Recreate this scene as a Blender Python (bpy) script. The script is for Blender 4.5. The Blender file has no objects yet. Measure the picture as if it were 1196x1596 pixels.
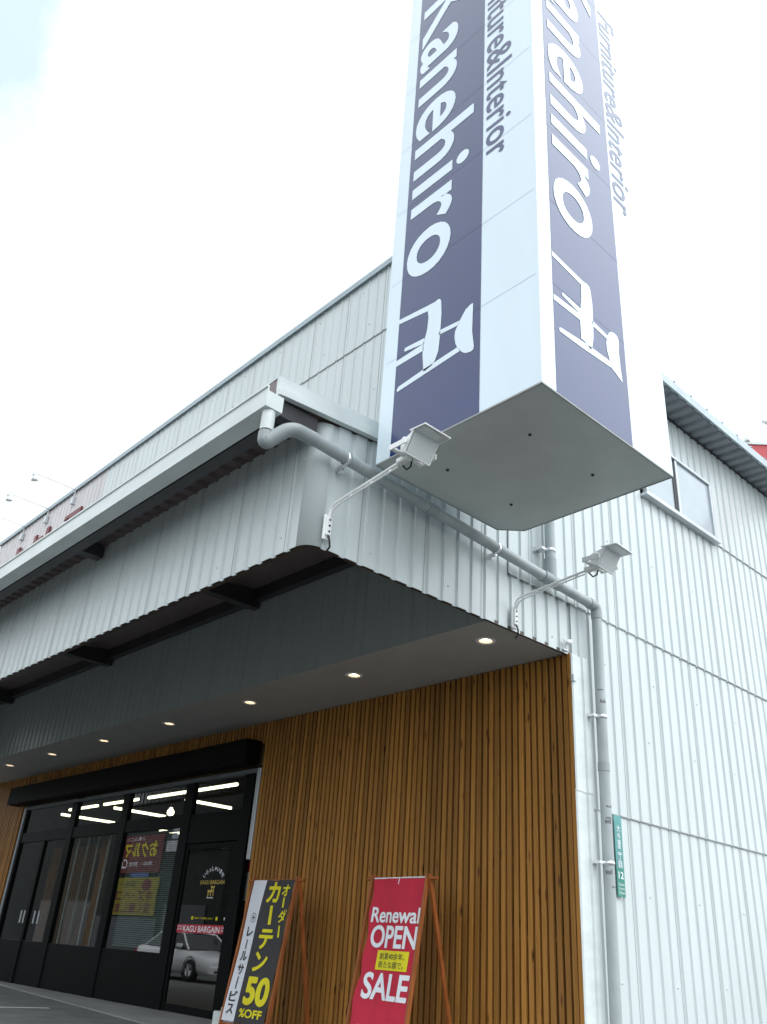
import bpy, math, random
from mathutils import Vector, Matrix

random.seed(7)
SC = bpy.context.scene
COL = SC.collection

# ------------------------------------------------------------------ camera
cam_d = bpy.data.cameras.new("camera")
cam = bpy.data.objects.new("camera", cam_d)
COL.objects.link(cam)
RT = Vector((0.68132811, 0.72915671, 0.06420669))
DN = Vector((-0.30093038, 0.35898839, -0.88349773))
FW = Vector((-0.66725775, 0.5826301, 0.46401429))
m = Matrix.Identity(4)
for i in range(3):
    m[i][0] = RT[i]; m[i][1] = -DN[i]; m[i][2] = -FW[i]
m[0][3], m[1][3], m[2][3] = 5.76, -8.12, 1.0
cam.matrix_world = m
cam_d.sensor_fit = 'VERTICAL'
cam_d.sensor_height = 24.0
cam_d.lens = 24.0 * 1317.28 / 1596.0
cam_d.clip_end = 1000
SC.camera = cam

# ------------------------------------------------------------------ world, sun, exposure
SUN_EL, SUN_AZ = math.radians(56), math.radians(-20)      # azimuth from +X, negative towards +Y
sun_dir = Vector((math.cos(SUN_EL) * math.cos(SUN_AZ), -math.cos(SUN_EL) * math.sin(SUN_AZ), math.sin(SUN_EL)))
W = bpy.data.worlds.new("World"); SC.world = W
W.use_nodes = True
nt = W.node_tree; nt.nodes.clear()
N = nt.nodes.new; LK = nt.links.new
out = N('ShaderNodeOutputWorld')
sky = N('ShaderNodeTexSky'); sky.sky_type = 'NISHITA'; sky.sun_disc = False
sky.sun_elevation = SUN_EL
sky.sun_rotation = math.atan2(sun_dir.x, sun_dir.y)
sky.air_density = 1.0; sky.dust_density = 2.0
bg1 = N('ShaderNodeBackground'); bg1.inputs[1].default_value = 0.15
tint = N('ShaderNodeMix'); tint.data_type = 'RGBA'; tint.blend_type = 'MULTIPLY'; tint.inputs['Factor'].default_value = 1.0
tint.inputs['B'].default_value = (0.85, 1.30, 1.15, 1); LK(sky.outputs[0], tint.inputs['A']); LK(tint.outputs['Result'], bg1.inputs[0])
bg2 = N('ShaderNodeBackground')
tc = N('ShaderNodeTexCoord')
# cloud deck: white, brighter round the hidden sun
dot = N('ShaderNodeVectorMath'); dot.operation = 'DOT_PRODUCT'
dot.inputs[1].default_value = sun_dir
LK(tc.outputs['Generated'], dot.inputs[0])
mr = N('ShaderNodeMapRange'); mr.inputs[1].default_value = -0.4; mr.inputs[2].default_value = 1.0
mr.inputs[3].default_value = 0.68; mr.inputs[4].default_value = 1.55
LK(dot.outputs['Value'], mr.inputs[0])
mr.inputs[3].default_value = 1.0; mr.inputs[4].default_value = 1.12
cl = N('ShaderNodeClamp'); LK(dot.outputs['Value'], cl.inputs[0])
pw = N('ShaderNodeMath'); pw.operation = 'POWER'; pw.inputs[1].default_value = 3.0; LK(cl.outputs[0], pw.inputs[0])
hot = N('ShaderNodeMath'); hot.operation = 'MULTIPLY_ADD'; hot.inputs[1].default_value = 1.15
LK(pw.outputs[0], hot.inputs[0]); LK(mr.outputs[0], hot.inputs[2]); LK(hot.outputs[0], bg2.inputs[1])
bg2.inputs[0].default_value = (0.92, 0.985, 1.03, 1)
noi = N('ShaderNodeTexNoise'); noi.inputs['Scale'].default_value = 4.2; noi.inputs['Detail'].default_value = 7
noi.inputs['Roughness'].default_value = 0.55
LK(tc.outputs['Generated'], noi.inputs['Vector'])
# an opening in the cloud where blue shows
d2 = N('ShaderNodeVectorMath'); d2.operation = 'DOT_PRODUCT'
d2.inputs[1].default_value = Vector((-0.655, -0.03, 0.755)).normalized()
LK(tc.outputs['Generated'], d2.inputs[0])
m2 = N('ShaderNodeMapRange'); m2.inputs[1].default_value = 0.976; m2.inputs[2].default_value = 1.0
m2.inputs[3].default_value = 0.0; m2.inputs[4].default_value = 0.74
LK(d2.outputs['Value'], m2.inputs[0])
ad = N('ShaderNodeMath'); ad.operation = 'ADD'
LK(noi.outputs[0], ad.inputs[0]); LK(m2.outputs[0], ad.inputs[1])
m3 = N('ShaderNodeMapRange'); m3.inputs[1].default_value = 0.78; m3.inputs[2].default_value = 1.05
m3.inputs[3].default_value = 1.0; m3.inputs[4].default_value = 0.45
LK(ad.outputs[0], m3.inputs[0])
mixs = N('ShaderNodeMixShader')
LK(m3.outputs[0], mixs.inputs[0]); LK(bg1.outputs[0], mixs.inputs[1]); LK(bg2.outputs[0], mixs.inputs[2])
LK(mixs.outputs[0], out.inputs[0])

sun_l = bpy.data.lights.new("sun", 'SUN'); sun_l.energy = 0.6; sun_l.angle = math.radians(20)
sun_l.color = (1.0, 0.97, 0.92)
sun = bpy.data.objects.new("sun", sun_l); COL.objects.link(sun)
sun.rotation_euler = sun_dir.to_track_quat('Z', 'Y').to_euler()

SC.view_settings.view_transform = 'Standard'
SC.view_settings.look = 'None'
SC.view_settings.gamma = 1.0
SC.view_settings.use_curve_mapping = False
SC.view_settings.exposure = 0.60
SC.cycles.use_denoising = True
SC.cycles.max_bounces = 8
SC.cycles.diffuse_bounces = 4
SC.cycles.glossy_bounces = 4
SC.cycles.transparent_max_bounces = 12
SC.cycles.caustics_reflective = False
SC.cycles.caustics_refractive = False
SC.cycles.sample_clamp_indirect = 6

# ------------------------------------------------------------------ materials
MATS = {}
def mat(name, col, rough=0.5, metal=0.0, spec=0.5, var=0.08, scale=(3, 3, 3), bump=0.0, bscale=30, emit=None, estr=0.0, coat=0.0):
    if name in MATS: return MATS[name]
    M = bpy.data.materials.new(name); M.use_nodes = True
    t = M.node_tree; b = t.nodes['Principled BSDF']
    b.inputs['Roughness'].default_value = rough
    b.inputs['Metallic'].default_value = metal
    b.inputs['Specular IOR Level'].default_value = spec
    b.inputs['Coat Weight'].default_value = coat
    if emit:
        b.inputs['Emission Color'].default_value = (*emit, 1); b.inputs['Emission Strength'].default_value = estr
    tcn = t.nodes.new('ShaderNodeTexCoord')
    mp = t.nodes.new('ShaderNodeMapping'); mp.inputs['Scale'].default_value = scale
    t.links.new(tcn.outputs['Object'], mp.inputs[0])
    n = t.nodes.new('ShaderNodeTexNoise'); n.inputs['Scale'].default_value = 1.0; n.inputs['Detail'].default_value = 6
    t.links.new(mp.outputs[0], n.inputs['Vector'])
    r = t.nodes.new('ShaderNodeValToRGB')
    r.color_ramp.elements[0].position = 0.3; r.color_ramp.elements[1].position = 0.7
    r.color_ramp.elements[0].color = (*[c * (1 - var) for c in col], 1)
    r.color_ramp.elements[1].color = (*[min(1, c * (1 + var)) for c in col], 1)
    t.links.new(n.outputs[0], r.inputs[0]); t.links.new(r.outputs[0], b.inputs['Base Color'])
    if bump:
        n2 = t.nodes.new('ShaderNodeTexNoise'); n2.inputs['Scale'].default_value = bscale; n2.inputs['Detail'].default_value = 3
        t.links.new(tcn.outputs['Object'], n2.inputs['Vector'])
        bp = t.nodes.new('ShaderNodeBump'); bp.inputs['Strength'].default_value = bump; bp.inputs['Distance'].default_value = 0.02
        t.links.new(n2.outputs[0], bp.inputs['Height']); t.links.new(bp.outputs[0], b.inputs['Normal'])
    MATS[name] = M
    return M

def glass_mat(name, tint=(0.82, 0.88, 0.86), boost=1.5):
    M = bpy.data.materials.new(name); M.use_nodes = True
    t = M.node_tree; t.nodes.clear()
    o = t.nodes.new('ShaderNodeOutputMaterial')
    tr = t.nodes.new('ShaderNodeBsdfTransparent'); tr.inputs[0].default_value = (*tint, 1)
    g = t.nodes.new('ShaderNodeBsdfGlossy'); g.inputs['Roughness'].default_value = 0.0
    f = t.nodes.new('ShaderNodeFresnel'); f.inputs[0].default_value = 1.5
    k = t.nodes.new('ShaderNodeMath'); k.operation = 'MULTIPLY'; k.inputs[1].default_value = boost; k.use_clamp = True
    mx = t.nodes.new('ShaderNodeMixShader')
    # a touch of waviness, as in real plate glass
    tcn = t.nodes.new('ShaderNodeTexCoord'); n2 = t.nodes.new('ShaderNodeTexNoise'); n2.inputs['Scale'].default_value = 1.1
    bp = t.nodes.new('ShaderNodeBump'); bp.inputs['Strength'].default_value = 0.012; bp.inputs['Distance'].default_value = 0.05
    t.links.new(tcn.outputs['Object'], n2.inputs['Vector']); t.links.new(n2.outputs[0], bp.inputs['Height'])
    t.links.new(bp.outputs[0], g.inputs['Normal'])
    t.links.new(f.outputs[0], k.inputs[0]); t.links.new(k.outputs[0], mx.inputs[0])
    t.links.new(tr.outputs[0], mx.inputs[1]); t.links.new(g.outputs[0], mx.inputs[2]); t.links.new(mx.outputs[0], o.inputs[0])
    MATS[name] = M
    return M

def wood_mat():
    M = bpy.data.materials.new("stained_cedar"); M.use_nodes = True
    t = M.node_tree; b = t.nodes['Principled BSDF']; b.inputs['Roughness'].default_value = 0.55
    b.inputs['Specular IOR Level'].default_value = 0.3
    tcn = t.nodes.new('ShaderNodeTexCoord')
    sp = t.nodes.new('ShaderNodeSeparateXYZ'); t.links.new(tcn.outputs['Object'], sp.inputs[0])
    dv = t.nodes.new('ShaderNodeMath'); dv.operation = 'DIVIDE'; dv.inputs[1].default_value = 0.095
    ad_ = t.nodes.new('ShaderNodeMath'); ad_.operation = 'ADD'; ad_.inputs[1].default_value = 0.24
    fl = t.nodes.new('ShaderNodeMath'); fl.operation = 'FLOOR'
    t.links.new(sp.outputs[0], dv.inputs[0]); t.links.new(dv.outputs[0], ad_.inputs[0]); t.links.new(ad_.outputs[0], fl.inputs[0])
    wn = t.nodes.new('ShaderNodeTexWhiteNoise'); wn.noise_dimensions = '1D'; t.links.new(fl.outputs[0], wn.inputs['W'])
    # grain
    mp = t.nodes.new('ShaderNodeMapping'); mp.inputs['Scale'].default_value = (70, 40, 1.6)
    t.links.new(tcn.outputs['Object'], mp.inputs[0])
    n = t.nodes.new('ShaderNodeTexNoise'); n.inputs['Scale'].default_value = 1; n.inputs['Detail'].default_value = 5
    t.links.new(mp.outputs[0], n.inputs['Vector'])
    r = t.nodes.new('ShaderNodeValToRGB')
    r.color_ramp.elements[0].position = 0.25; r.color_ramp.elements[0].color = (0.28, 0.118, 0.021, 1)
    r.color_ramp.elements[1].position = 0.8; r.color_ramp.elements[1].color = (0.48, 0.225, 0.048, 1)
    t.links.new(n.outputs[0], r.inputs[0])
    hs = t.nodes.new('ShaderNodeHueSaturation')
    vr = t.nodes.new('ShaderNodeMapRange'); vr.inputs[3].default_value = 0.68; vr.inputs[4].default_value = 1.22
    t.links.new(wn.outputs['Value'], vr.inputs[0]); t.links.new(vr.outputs[0], hs.inputs['Value'])
    t.links.new(r.outputs[0], hs.inputs['Color'])
    # knots
    mp2 = t.nodes.new('ShaderNodeMapping'); mp2.inputs['Scale'].default_value = (10.526, 8, 2.0); mp2.inputs['Location'].default_value = (0.24, 0.1, 0)
    t.links.new(tcn.outputs['Object'], mp2.inputs[0])
    vo = t.nodes.new('ShaderNodeTexVoronoi'); vo.inputs['Scale'].default_value = 1.0
    t.links.new(mp2.outputs[0], vo.inputs['Vector'])
    kr = t.nodes.new('ShaderNodeMapRange'); kr.inputs[1].default_value = 0.06; kr.inputs[2].default_value = 0.17
    t.links.new(vo.outputs['Distance'], kr.inputs[0])
    mx = t.nodes.new('ShaderNodeMix'); mx.data_type = 'RGBA'
    mx.inputs['A'].default_value = (0.07, 0.02, 0.006, 1)
    t.links.new(kr.outputs[0], mx.inputs['Factor']); t.links.new(hs.outputs[0], mx.inputs['B'])
    t.links.new(mx.outputs['Result'], b.inputs['Base Color'])
    MATS["stained_cedar"] = M
    return M

def metal_sheet_mat(name, col, rough, streak=0.07):
    """painted steel sheet with faint rain streaks and slight oil-canning"""
    M = bpy.data.materials.new(name); M.use_nodes = True
    t = M.node_tree; b = t.nodes['Principled BSDF']; b.inputs['Roughness'].default_value = rough
    b.inputs['Specular IOR Level'].default_value = 0.5
    tcn = t.nodes.new('ShaderNodeTexCoord')
    mp = t.nodes.new('ShaderNodeMapping'); mp.inputs['Scale'].default_value = (9, 9, 0.35)
    t.links.new(tcn.outputs['Object'], mp.inputs[0])
    n = t.nodes.new('ShaderNodeTexNoise'); n.inputs['Scale'].default_value = 1; n.inputs['Detail'].default_value = 5
    t.links.new(mp.outputs[0], n.inputs['Vector'])
    n3 = t.nodes.new('ShaderNodeTexNoise'); n3.inputs['Scale'].default_value = 0.7; n3.inputs['Detail'].default_value = 4
    t.links.new(tcn.outputs['Object'], n3.inputs['Vector'])
    a = t.nodes.new('ShaderNodeMath'); a.operation = 'MULTIPLY_ADD'; a.inputs[1].default_value = 0.5
    t.links.new(n.outputs[0], a.inputs[0])
    h = t.nodes.new('ShaderNodeMath'); h.operation = 'MULTIPLY'; h.inputs[1].default_value = 0.5
    t.links.new(n3.outputs[0], h.inputs[0]); t.links.new(h.outputs[0], a.inputs[2])
    r = t.nodes.new('ShaderNodeValToRGB')
    r.color_ramp.elements[0].position = 0.32; r.color_ramp.elements[1].position = 0.6
    r.color_ramp.elements[0].color = (*[c * (1 - 2 * streak) for c in col], 1)
    r.color_ramp.elements[1].color = (*[min(1, c * (1 + streak * .4)) for c in col], 1)
    t.links.new(a.outputs[0], r.inputs[0]); t.links.new(r.outputs[0], b.inputs['Base Color'])
    mp2 = t.nodes.new('ShaderNodeMapping'); mp2.inputs['Scale'].default_value = (2.2, 2.2, 0.5)
    t.links.new(tcn.outputs['Object'], mp2.inputs[0])
    n2 = t.nodes.new('ShaderNodeTexNoise'); n2.inputs['Scale'].default_value = 1; n2.inputs['Detail'].default_value = 2
    t.links.new(mp2.outputs[0], n2.inputs['Vector'])
    bp = t.nodes.new('ShaderNodeBump'); bp.inputs['Strength'].default_value = 0.25; bp.inputs['Distance'].default_value = 0.03
    t.links.new(n2.outputs[0], bp.inputs['Height']); t.links.new(bp.outputs[0], b.inputs['Normal'])
    MATS[name] = M
    return M

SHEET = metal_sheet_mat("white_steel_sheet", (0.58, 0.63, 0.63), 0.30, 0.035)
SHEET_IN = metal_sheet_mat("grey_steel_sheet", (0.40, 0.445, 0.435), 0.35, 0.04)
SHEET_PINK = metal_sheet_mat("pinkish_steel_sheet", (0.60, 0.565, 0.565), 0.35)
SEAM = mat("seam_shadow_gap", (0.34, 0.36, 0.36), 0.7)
TRIM = mat("white_trim", (0.66, 0.71, 0.70), 0.35, scale=(2, 2, 6))
TRIM_G = mat("grey_trim", (0.42, 0.50, 0.54), 0.4)
DECK = mat("brown_roof_deck", (0.15, 0.115, 0.115), 0.45, var=0.15)
DECK_G = mat("grey_roof_deck", (0.22, 0.24, 0.26), 0.5, var=0.12)
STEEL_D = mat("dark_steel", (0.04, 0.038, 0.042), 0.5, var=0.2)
STEEL_B = mat("brown_steel_edge", (0.06, 0.045, 0.035), 0.5, var=0.2)
WOOD = wood_mat()
BACK = mat("dark_backing_board", (0.17, 0.115, 0.065), 0.8, var=0.3)
SOFFIT = mat("soffit_board", (0.40, 0.40, 0.38), 0.7, var=0.05, bump=0.05, bscale=60)
HEADER = mat("black_brown_header", (0.005, 0.004, 0.0035), 0.6, spec=0.06, var=0.3)
FRAME = mat("black_aluminium", (0.002, 0.0028, 0.003), 0.5, spec=0.08, var=0.2)
ALU = mat("anodised_aluminium", (0.55, 0.58, 0.60), 0.35, metal=0.4)
GLASS = glass_mat("storefront_glass", (0.70, 0.76, 0.74), 2.3)
PIPE = mat("grey_pvc_pipe", (0.36, 0.40, 0.405), 0.42, var=0.14, scale=(6, 6, 2.2))
PIPE_J = mat("grey_pvc_joint", (0.30, 0.335, 0.34), 0.42, var=0.1)
STAIN = mat("pipe_grime", (0.17, 0.17, 0.18), 0.6)
ZINC = mat("zinc_bracket", (0.75, 0.76, 0.78), 0.25, metal=0.8)
LAMPW = mat("white_lamp_paint", (0.86, 0.87, 0.86), 0.3)
LAMPG = mat("floodlight_glass", (0.66, 0.70, 0.70), 0.10, spec=0.9, var=0.05, scale=(6, 6, 6), bump=0.03, bscale=60)
RUBBER = mat("black_rubber", (0.015, 0.015, 0.015), 0.5)
SIGN_W = mat("sign_white_panel", (0.71, 0.81, 0.88), 0.22, var=0.03, scale=(2.5, 2.5, 0.5), bump=0.10, bscale=0.8)
SIGN_N = mat("sign_navy_film", (0.009, 0.026, 0.125), 0.16, spec=0.72, var=0.05)
SIGN_B = mat("sign_bottom_plate", (0.50, 0.535, 0.515), 0.4, var=0.05)
SIGN_S = mat("sign_panel_seam", (0.46, 0.54, 0.63), 0.6)
CONC = mat("porch_concrete", (0.22, 0.23, 0.23), 0.8, var=0.15, scale=(1.3, 1.3, 1.3), bump=0.25, bscale=40)
ASPH = mat("asphalt", (0.12, 0.125, 0.125), 0.85, var=0.25, scale=(2, 2, 2), bump=0.5, bscale=90)
PAINT = mat("road_paint", (0.75, 0.76, 0.76), 0.7, var=0.15, scale=(14, 14, 14))
STANDW = mat("orange_brown_stand_wood", (0.30, 0.085, 0.018), 0.5, var=0.25, scale=(30, 30, 3))
BAN_R = mat("red_banner_cloth", (0.52, 0.016, 0.045), 0.75, var=0.10, scale=(5, 5, 2), bump=0.5, bscale=5)
BAN_K = mat("black_banner_cloth", (0.035, 0.034, 0.038), 0.7, var=0.1, bump=0.5, bscale=5)
BAN_W = mat("white_banner_cloth", (0.70, 0.72, 0.78), 0.75, var=0.03, bump=0.5, bscale=5)
INK_W = mat("white_ink", (0.80, 0.83, 0.88), 0.7, var=0.02)
INK_Y = mat("yellow_ink", (0.75, 0.66, 0.012), 0.7, var=0.03)
INK_K = mat("dark_ink", (0.03, 0.028, 0.035), 0.7, var=0.03)
INK_R = mat("red_ink", (0.45, 0.02, 0.04), 0.7, var=0.05)
INK_G = mat("gold_decal", (0.55, 0.40, 0.08), 0.5, var=0.1)
GREEN = mat("green_plate", (0.02, 0.22, 0.16), 0.4, var=0.15, scale=(2, 8, 2))
GREEN2 = mat("faded_green_plate", (0.09, 0.30, 0.29), 0.45, var=0.2, scale=(2, 8, 4))
RED_L = mat("dull_red_letters", (0.16, 0.02, 0.03), 0.5)
REDB = mat("red_board", (0.50, 0.06, 0.07), 0.45, var=0.06)
TUBE = mat("fluorescent_tube", (0.9, 0.9, 0.8), 0.5, emit=(1.0, 0.95, 0.64), estr=3.4)
BULB = mat("warm_bulb", (0.9, 0.9, 0.8), 0.5, emit=(1.0, 0.85, 0.6), estr=5.0)
DLAMP = mat("downlight_lamp", (0.9, 0.9, 0.8), 0.5, emit=(1.0, 0.92, 0.74), estr=4.5)
DTRIM = mat("downlight_trim", (0.62, 0.52, 0.42), 0.4)
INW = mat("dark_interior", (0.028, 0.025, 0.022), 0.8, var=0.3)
INF = mat("shop_floor", (0.10, 0.07, 0.045), 0.5, var=0.2)
POLEW = mat("white_display_pole", (0.80, 0.82, 0.80), 0.4)
CURT = mat("orange_brown_curtain", (0.42, 0.18, 0.05), 0.8, var=0.15, scale=(30, 30, 1))
BLIND = mat("grey_blind_slats", (0.30, 0.36, 0.36), 0.5)
OLIVE = mat("olive_poster", (0.12, 0.10, 0.03), 0.6, var=0.3)
PANE_F = mat("frosted_window_glass", (0.40, 0.46, 0.50), 0.12, var=0.05)
CARP = mat("silver_white_car_paint", (0.82, 0.83, 0.84), 0.25, metal=0.0, coat=0.6, var=0.02)
CARG = mat("dark_car_glass", (0.02, 0.025, 0.028), 0.06)
CHROME = mat("chrome", (0.7, 0.7, 0.72), 0.12, metal=1.0)
TYRE = mat("tyre_rubber", (0.02, 0.02, 0.02), 0.8)
HLAMP = mat("headlamp_lens", (0.6, 0.65, 0.68), 0.08, var=0.3, scale=(12, 12, 12))
BARK = mat("bark", (0.06, 0.045, 0.03), 0.9, var=0.3)
LEAF = mat("dark_leaves", (0.035, 0.065, 0.022), 0.6, var=0.5, scale=(0.9, 0.9, 0.9))
WALLD = mat("dark_render_wall", (0.022, 0.026, 0.026), 0.8, var=0.2)
WALLP = mat("pale_fascia_band", (0.55, 0.56, 0.60), 0.7, var=0.1)
BLUEP = mat("blue_panel", (0.04, 0.10, 0.35), 0.5)
SHUT = mat("grey_shutter", (0.09, 0.10, 0.11), 0.6)
ROOFM = mat("roof_sheet", (0.40, 0.43, 0.44), 0.5)

# ------------------------------------------------------------------ helpers
def V(*a): return Vector(a)

class MB:
    """collects faces; build() links them as ONE mesh object"""
    def __init__(s): s.v = []; s.f = []; s.mi = []; s.sm = []
    def face(s, pts, mi=0, smooth=False):
        k = len(s.v); s.v += [tuple(p) for p in pts]; s.f.append(list(range(k, k + len(pts)))); s.mi.append(mi); s.sm.append(smooth)
    def mesh(s, verts, faces, mi=0, smooth=False):
        k = len(s.v); s.v += [tuple(p) for p in verts]
        for f in faces: s.f.append([k + i for i in f]); s.mi.append(mi); s.sm.append(smooth)
    def box(s, x0, x1, y0, y1, z0, z1, mi=0, M=None):
        p = [V(x, y, z) for z in (z0, z1) for y in (y0, y1) for x in (x0, x1)]
        if M: p = [M @ q for q in p]
        s.mesh(p, [(0, 2, 3, 1), (4, 5, 7, 6), (0, 1, 5, 4), (2, 6, 7, 3), (0, 4, 6, 2), (1, 3, 7, 5)], mi)
    def bbox(s, x0, x1, y0, y1, z0, z1, b=0.006, mi=0, M=None):
        """box with chamfered edges"""
        cx, cy, cz = (x0 + x1) / 2, (y0 + y1) / 2, (z0 + z1) / 2
        hx, hy, hz = abs(x1 - x0) / 2, abs(y1 - y0) / 2, abs(z1 - z0) / 2
        b = min(b, hx * .45, hy * .45, hz * .45)
        idx = {}; vs = []
        for sx in (-1, 1):
            for sy in (-1, 1):
                for sz in (-1, 1):
                    for a in range(3):
                        q = [hx - b, hy - b, hz - b]; q[a] += b
                        idx[(sx, sy, sz, a)] = len(vs); p = V(cx + sx * q[0], cy + sy * q[1], cz + sz * q[2])
                        vs.append(M @ p if M else p)
        fs = []
        for a in range(3):
            o = [i for i in range(3) if i != a]
            for sg in (-1, 1):
                q = []
                for (u, w) in ((-1, -1), (1, -1), (1, 1), (-1, 1)):
                    k = [0, 0, 0]; k[a] = sg; k[o[0]] = u; k[o[1]] = w; q.append(idx[(*k, a)])
                fs.append(q)
            for u in (-1, 1):
                for w in (-1, 1):
                    q = []
                    for t, ax in ((-1, o[0]), (1, o[0]), (1, o[1]), (-1, o[1])):
                        k = [0, 0, 0]; k[a] = t; k[o[0]] = u; k[o[1]] = w; q.append(idx[(*k, ax)])
                    fs.append(q)
        for sx in (-1, 1):
            for sy in (-1, 1):
                for sz in (-1, 1): fs.append([idx[(sx, sy, sz, a)] for a in range(3)])
        s.mesh(vs, fs, mi)
    def tube(s, pts, r, n=14, mi=0, caps=True, radii=None):
        pts = [Vector(p) for p in pts]; rings = []
        up = None
        for i, p in enumerate(pts):
            t = (pts[min(i + 1, len(pts) - 1)] - pts[max(i - 1, 0)]).normalized()
            if up is None:
                up = V(0, 0, 1) if abs(t.z) < .9 else V(1, 0, 0)
            a = (up - t * up.dot(t)).normalized(); up = a; b = t.cross(a)
            rr = radii[i] if radii else r
            rings.append([p + a * (rr * math.cos(2 * math.pi * k / n)) + b * (rr * math.sin(2 * math.pi * k / n)) for k in range(n)])
        vs = [q for rg in rings for q in rg]; fs = []
        for i in range(len(rings) - 1):
            for k in range(n):
                fs.append((i * n + k, i * n + (k + 1) % n, (i + 1) * n + (k + 1) % n, (i + 1) * n + k))
        s.mesh(vs, fs, mi, True)
        if caps:
            s.face(list(reversed(rings[0])), mi); s.face(rings[-1], mi)
    def lathe(s, prof, c, axis=V(0, 0, 1), n=24, mi=0, smooth=True):
        """prof: (radius, height) list"""
        axis = axis.normalized(); a = (V(1, 0, 0) if abs(axis.x) < .9 else V(0, 1, 0)); a = (a - axis * a.dot(axis)).normalized(); b = axis.cross(a)
        c = Vector(c); vs = []
        for r, h in prof:
            for k in range(n):
                t = 2 * math.pi * k / n
                vs.append(c + axis * h + a * (r * math.cos(t)) + b * (r * math.sin(t)))
        fs = []
        for i in range(len(prof) - 1):
            for k in range(n): fs.append((i * n + k, i * n + (k + 1) % n, (i + 1) * n + (k + 1) % n, (i + 1) * n + k))
        s.mesh(vs, fs, mi, smooth)
    def prism(s, poly, F, d0, d1, mi=0):
        """poly 2-D outline, F(u,v,d)->point"""
        a = [F(u, v, d0) for u, v in poly]; b = [F(u, v, d1) for u, v in poly]; n = len(poly)
        s.face(list(reversed(a)), mi); s.face(b, mi)
        for i in range(n): s.face([a[i], a[(i + 1) % n], b[(i + 1) % n], b[i]], mi)
    def build(s, name, mats, parent=None, loc=None):
        me = bpy.data.meshes.new(name); vs = s.v
        if not isinstance(mats, (list, tuple)): mats = [mats]
        me.from_pydata(vs, [], s.f); me.update()
        for q in mats: me.materials.append(q)
        me.polygons.foreach_set('material_index', s.mi)
        me.polygons.foreach_set('use_smooth', s.sm)
        me.update()
        o = bpy.data.objects.new(name, me); COL.objects.link(o)
        if loc is not None: o.location = loc
        if parent: o.parent = parent
        return o

def tag(o, label=None, cat=None, group=None, kind=None):
    if label: o['label'] = label
    if cat: o['category'] = cat
    if group: o['group'] = group
    if kind: o['kind'] = kind
    return o
def thing(name, label, cat, loc=(0, 0, 0), rz=0, group=None):
    o = bpy.data.objects.new(name, None); COL.objects.link(o); o.location = loc; o.rotation_euler = (0, 0, rz)
    return tag(o, label, cat, group)
def copy_tree(o, parent=None):
    c = o.copy(); COL.objects.link(c)
    if parent: c.parent = parent
    for ch in list(o.children): copy_tree(ch, c)
    return c
def arcpts(pts, r, n=6):
    """round the inner corners of a polyline"""
    pts = [Vector(p) for p in pts]; o = [pts[0]]
    for i in range(1, len(pts) - 1):
        a, b, c = pts[i - 1], pts[i], pts[i + 1]
        u = (a - b); w = (c - b); k = min(r, u.length * .48, w.length * .48)
        p, q = b + u.normalized() * k, b + w.normalized() * k
        for j in range(n + 1):
            t = j / n; o.append(p * (1 - t) ** 2 + b * 2 * t * (1 - t) + q * t * t)
    o.append(pts[-1]); return o

_tcache = {}
def glyphs(body, bold=0.0, shear=0.0, spacing=1.0):
    """text outline as (verts2d, faces) from the built-in font"""
    bold = min(bold, 0.012) if body.isascii() else 0.0
    key = (body, bold, shear, spacing)
    if key in _tcache: return _tcache[key]
    c = bpy.data.curves.new('lettering', 'FONT'); c.body = body; c.offset = bold; c.shear = shear; c.space_character = spacing
    c.resolution_u = 6
    o = bpy.data.objects.new('lettering', c); COL.objects.link(o)
    dg = bpy.context.evaluated_depsgraph_get(); dg.update()
    me = bpy.data.meshes.new_from_object(o.evaluated_get(dg))
    vs = [(v.co.x, v.co.y) for v in me.vertices]; fs = [list(p.vertices) for p in me.polygons]
    bpy.data.objects.remove(o); bpy.data.curves.remove(c); bpy.data.meshes.remove(me)
    _tcache[key] = (vs, fs); return vs, fs
def put_text(mb, body, box, F, d, mi=0, bold=0.0, shear=0.0, spacing=1.0, warp=None):
    """fit text into box (u0,u1,v0,v1) of surface F(u,v,d)"""
    vs, fs = glyphs(body, bold, shear, spacing)
    if not vs: return
    xs = [v[0] for v in vs]; ys = [v[1] for v in vs]
    x0, x1, y0, y1 = min(xs), max(xs), min(ys), max(ys); u0, u1, v0, v1 = box
    ex = max(0.0, bold - (0.012 if body.isascii() else 0.0))      # stroke widening, in text units
    x0 -= ex; x1 += ex; y0 -= ex; y1 += ex
    offs = [(0, 0)] + ([(ex * math.cos(k * math.pi / 4), ex * math.sin(k * math.pi / 4)) for k in range(8)] if ex > 0.002 else [])
    for j, (ox, oy) in enumerate(offs):
        P = []
        for x, y in vs:
            u = u0 + (x + ox - x0) / (x1 - x0) * (u1 - u0); w = v0 + (y + oy - y0) / max(1e-6, (y1 - y0)) * (v1 - v0)
            if warp: u, w = warp(u, w)
            P.append(F(u, w, d + j * 0.00015))
        mb.mesh(P, fs, mi)

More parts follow.
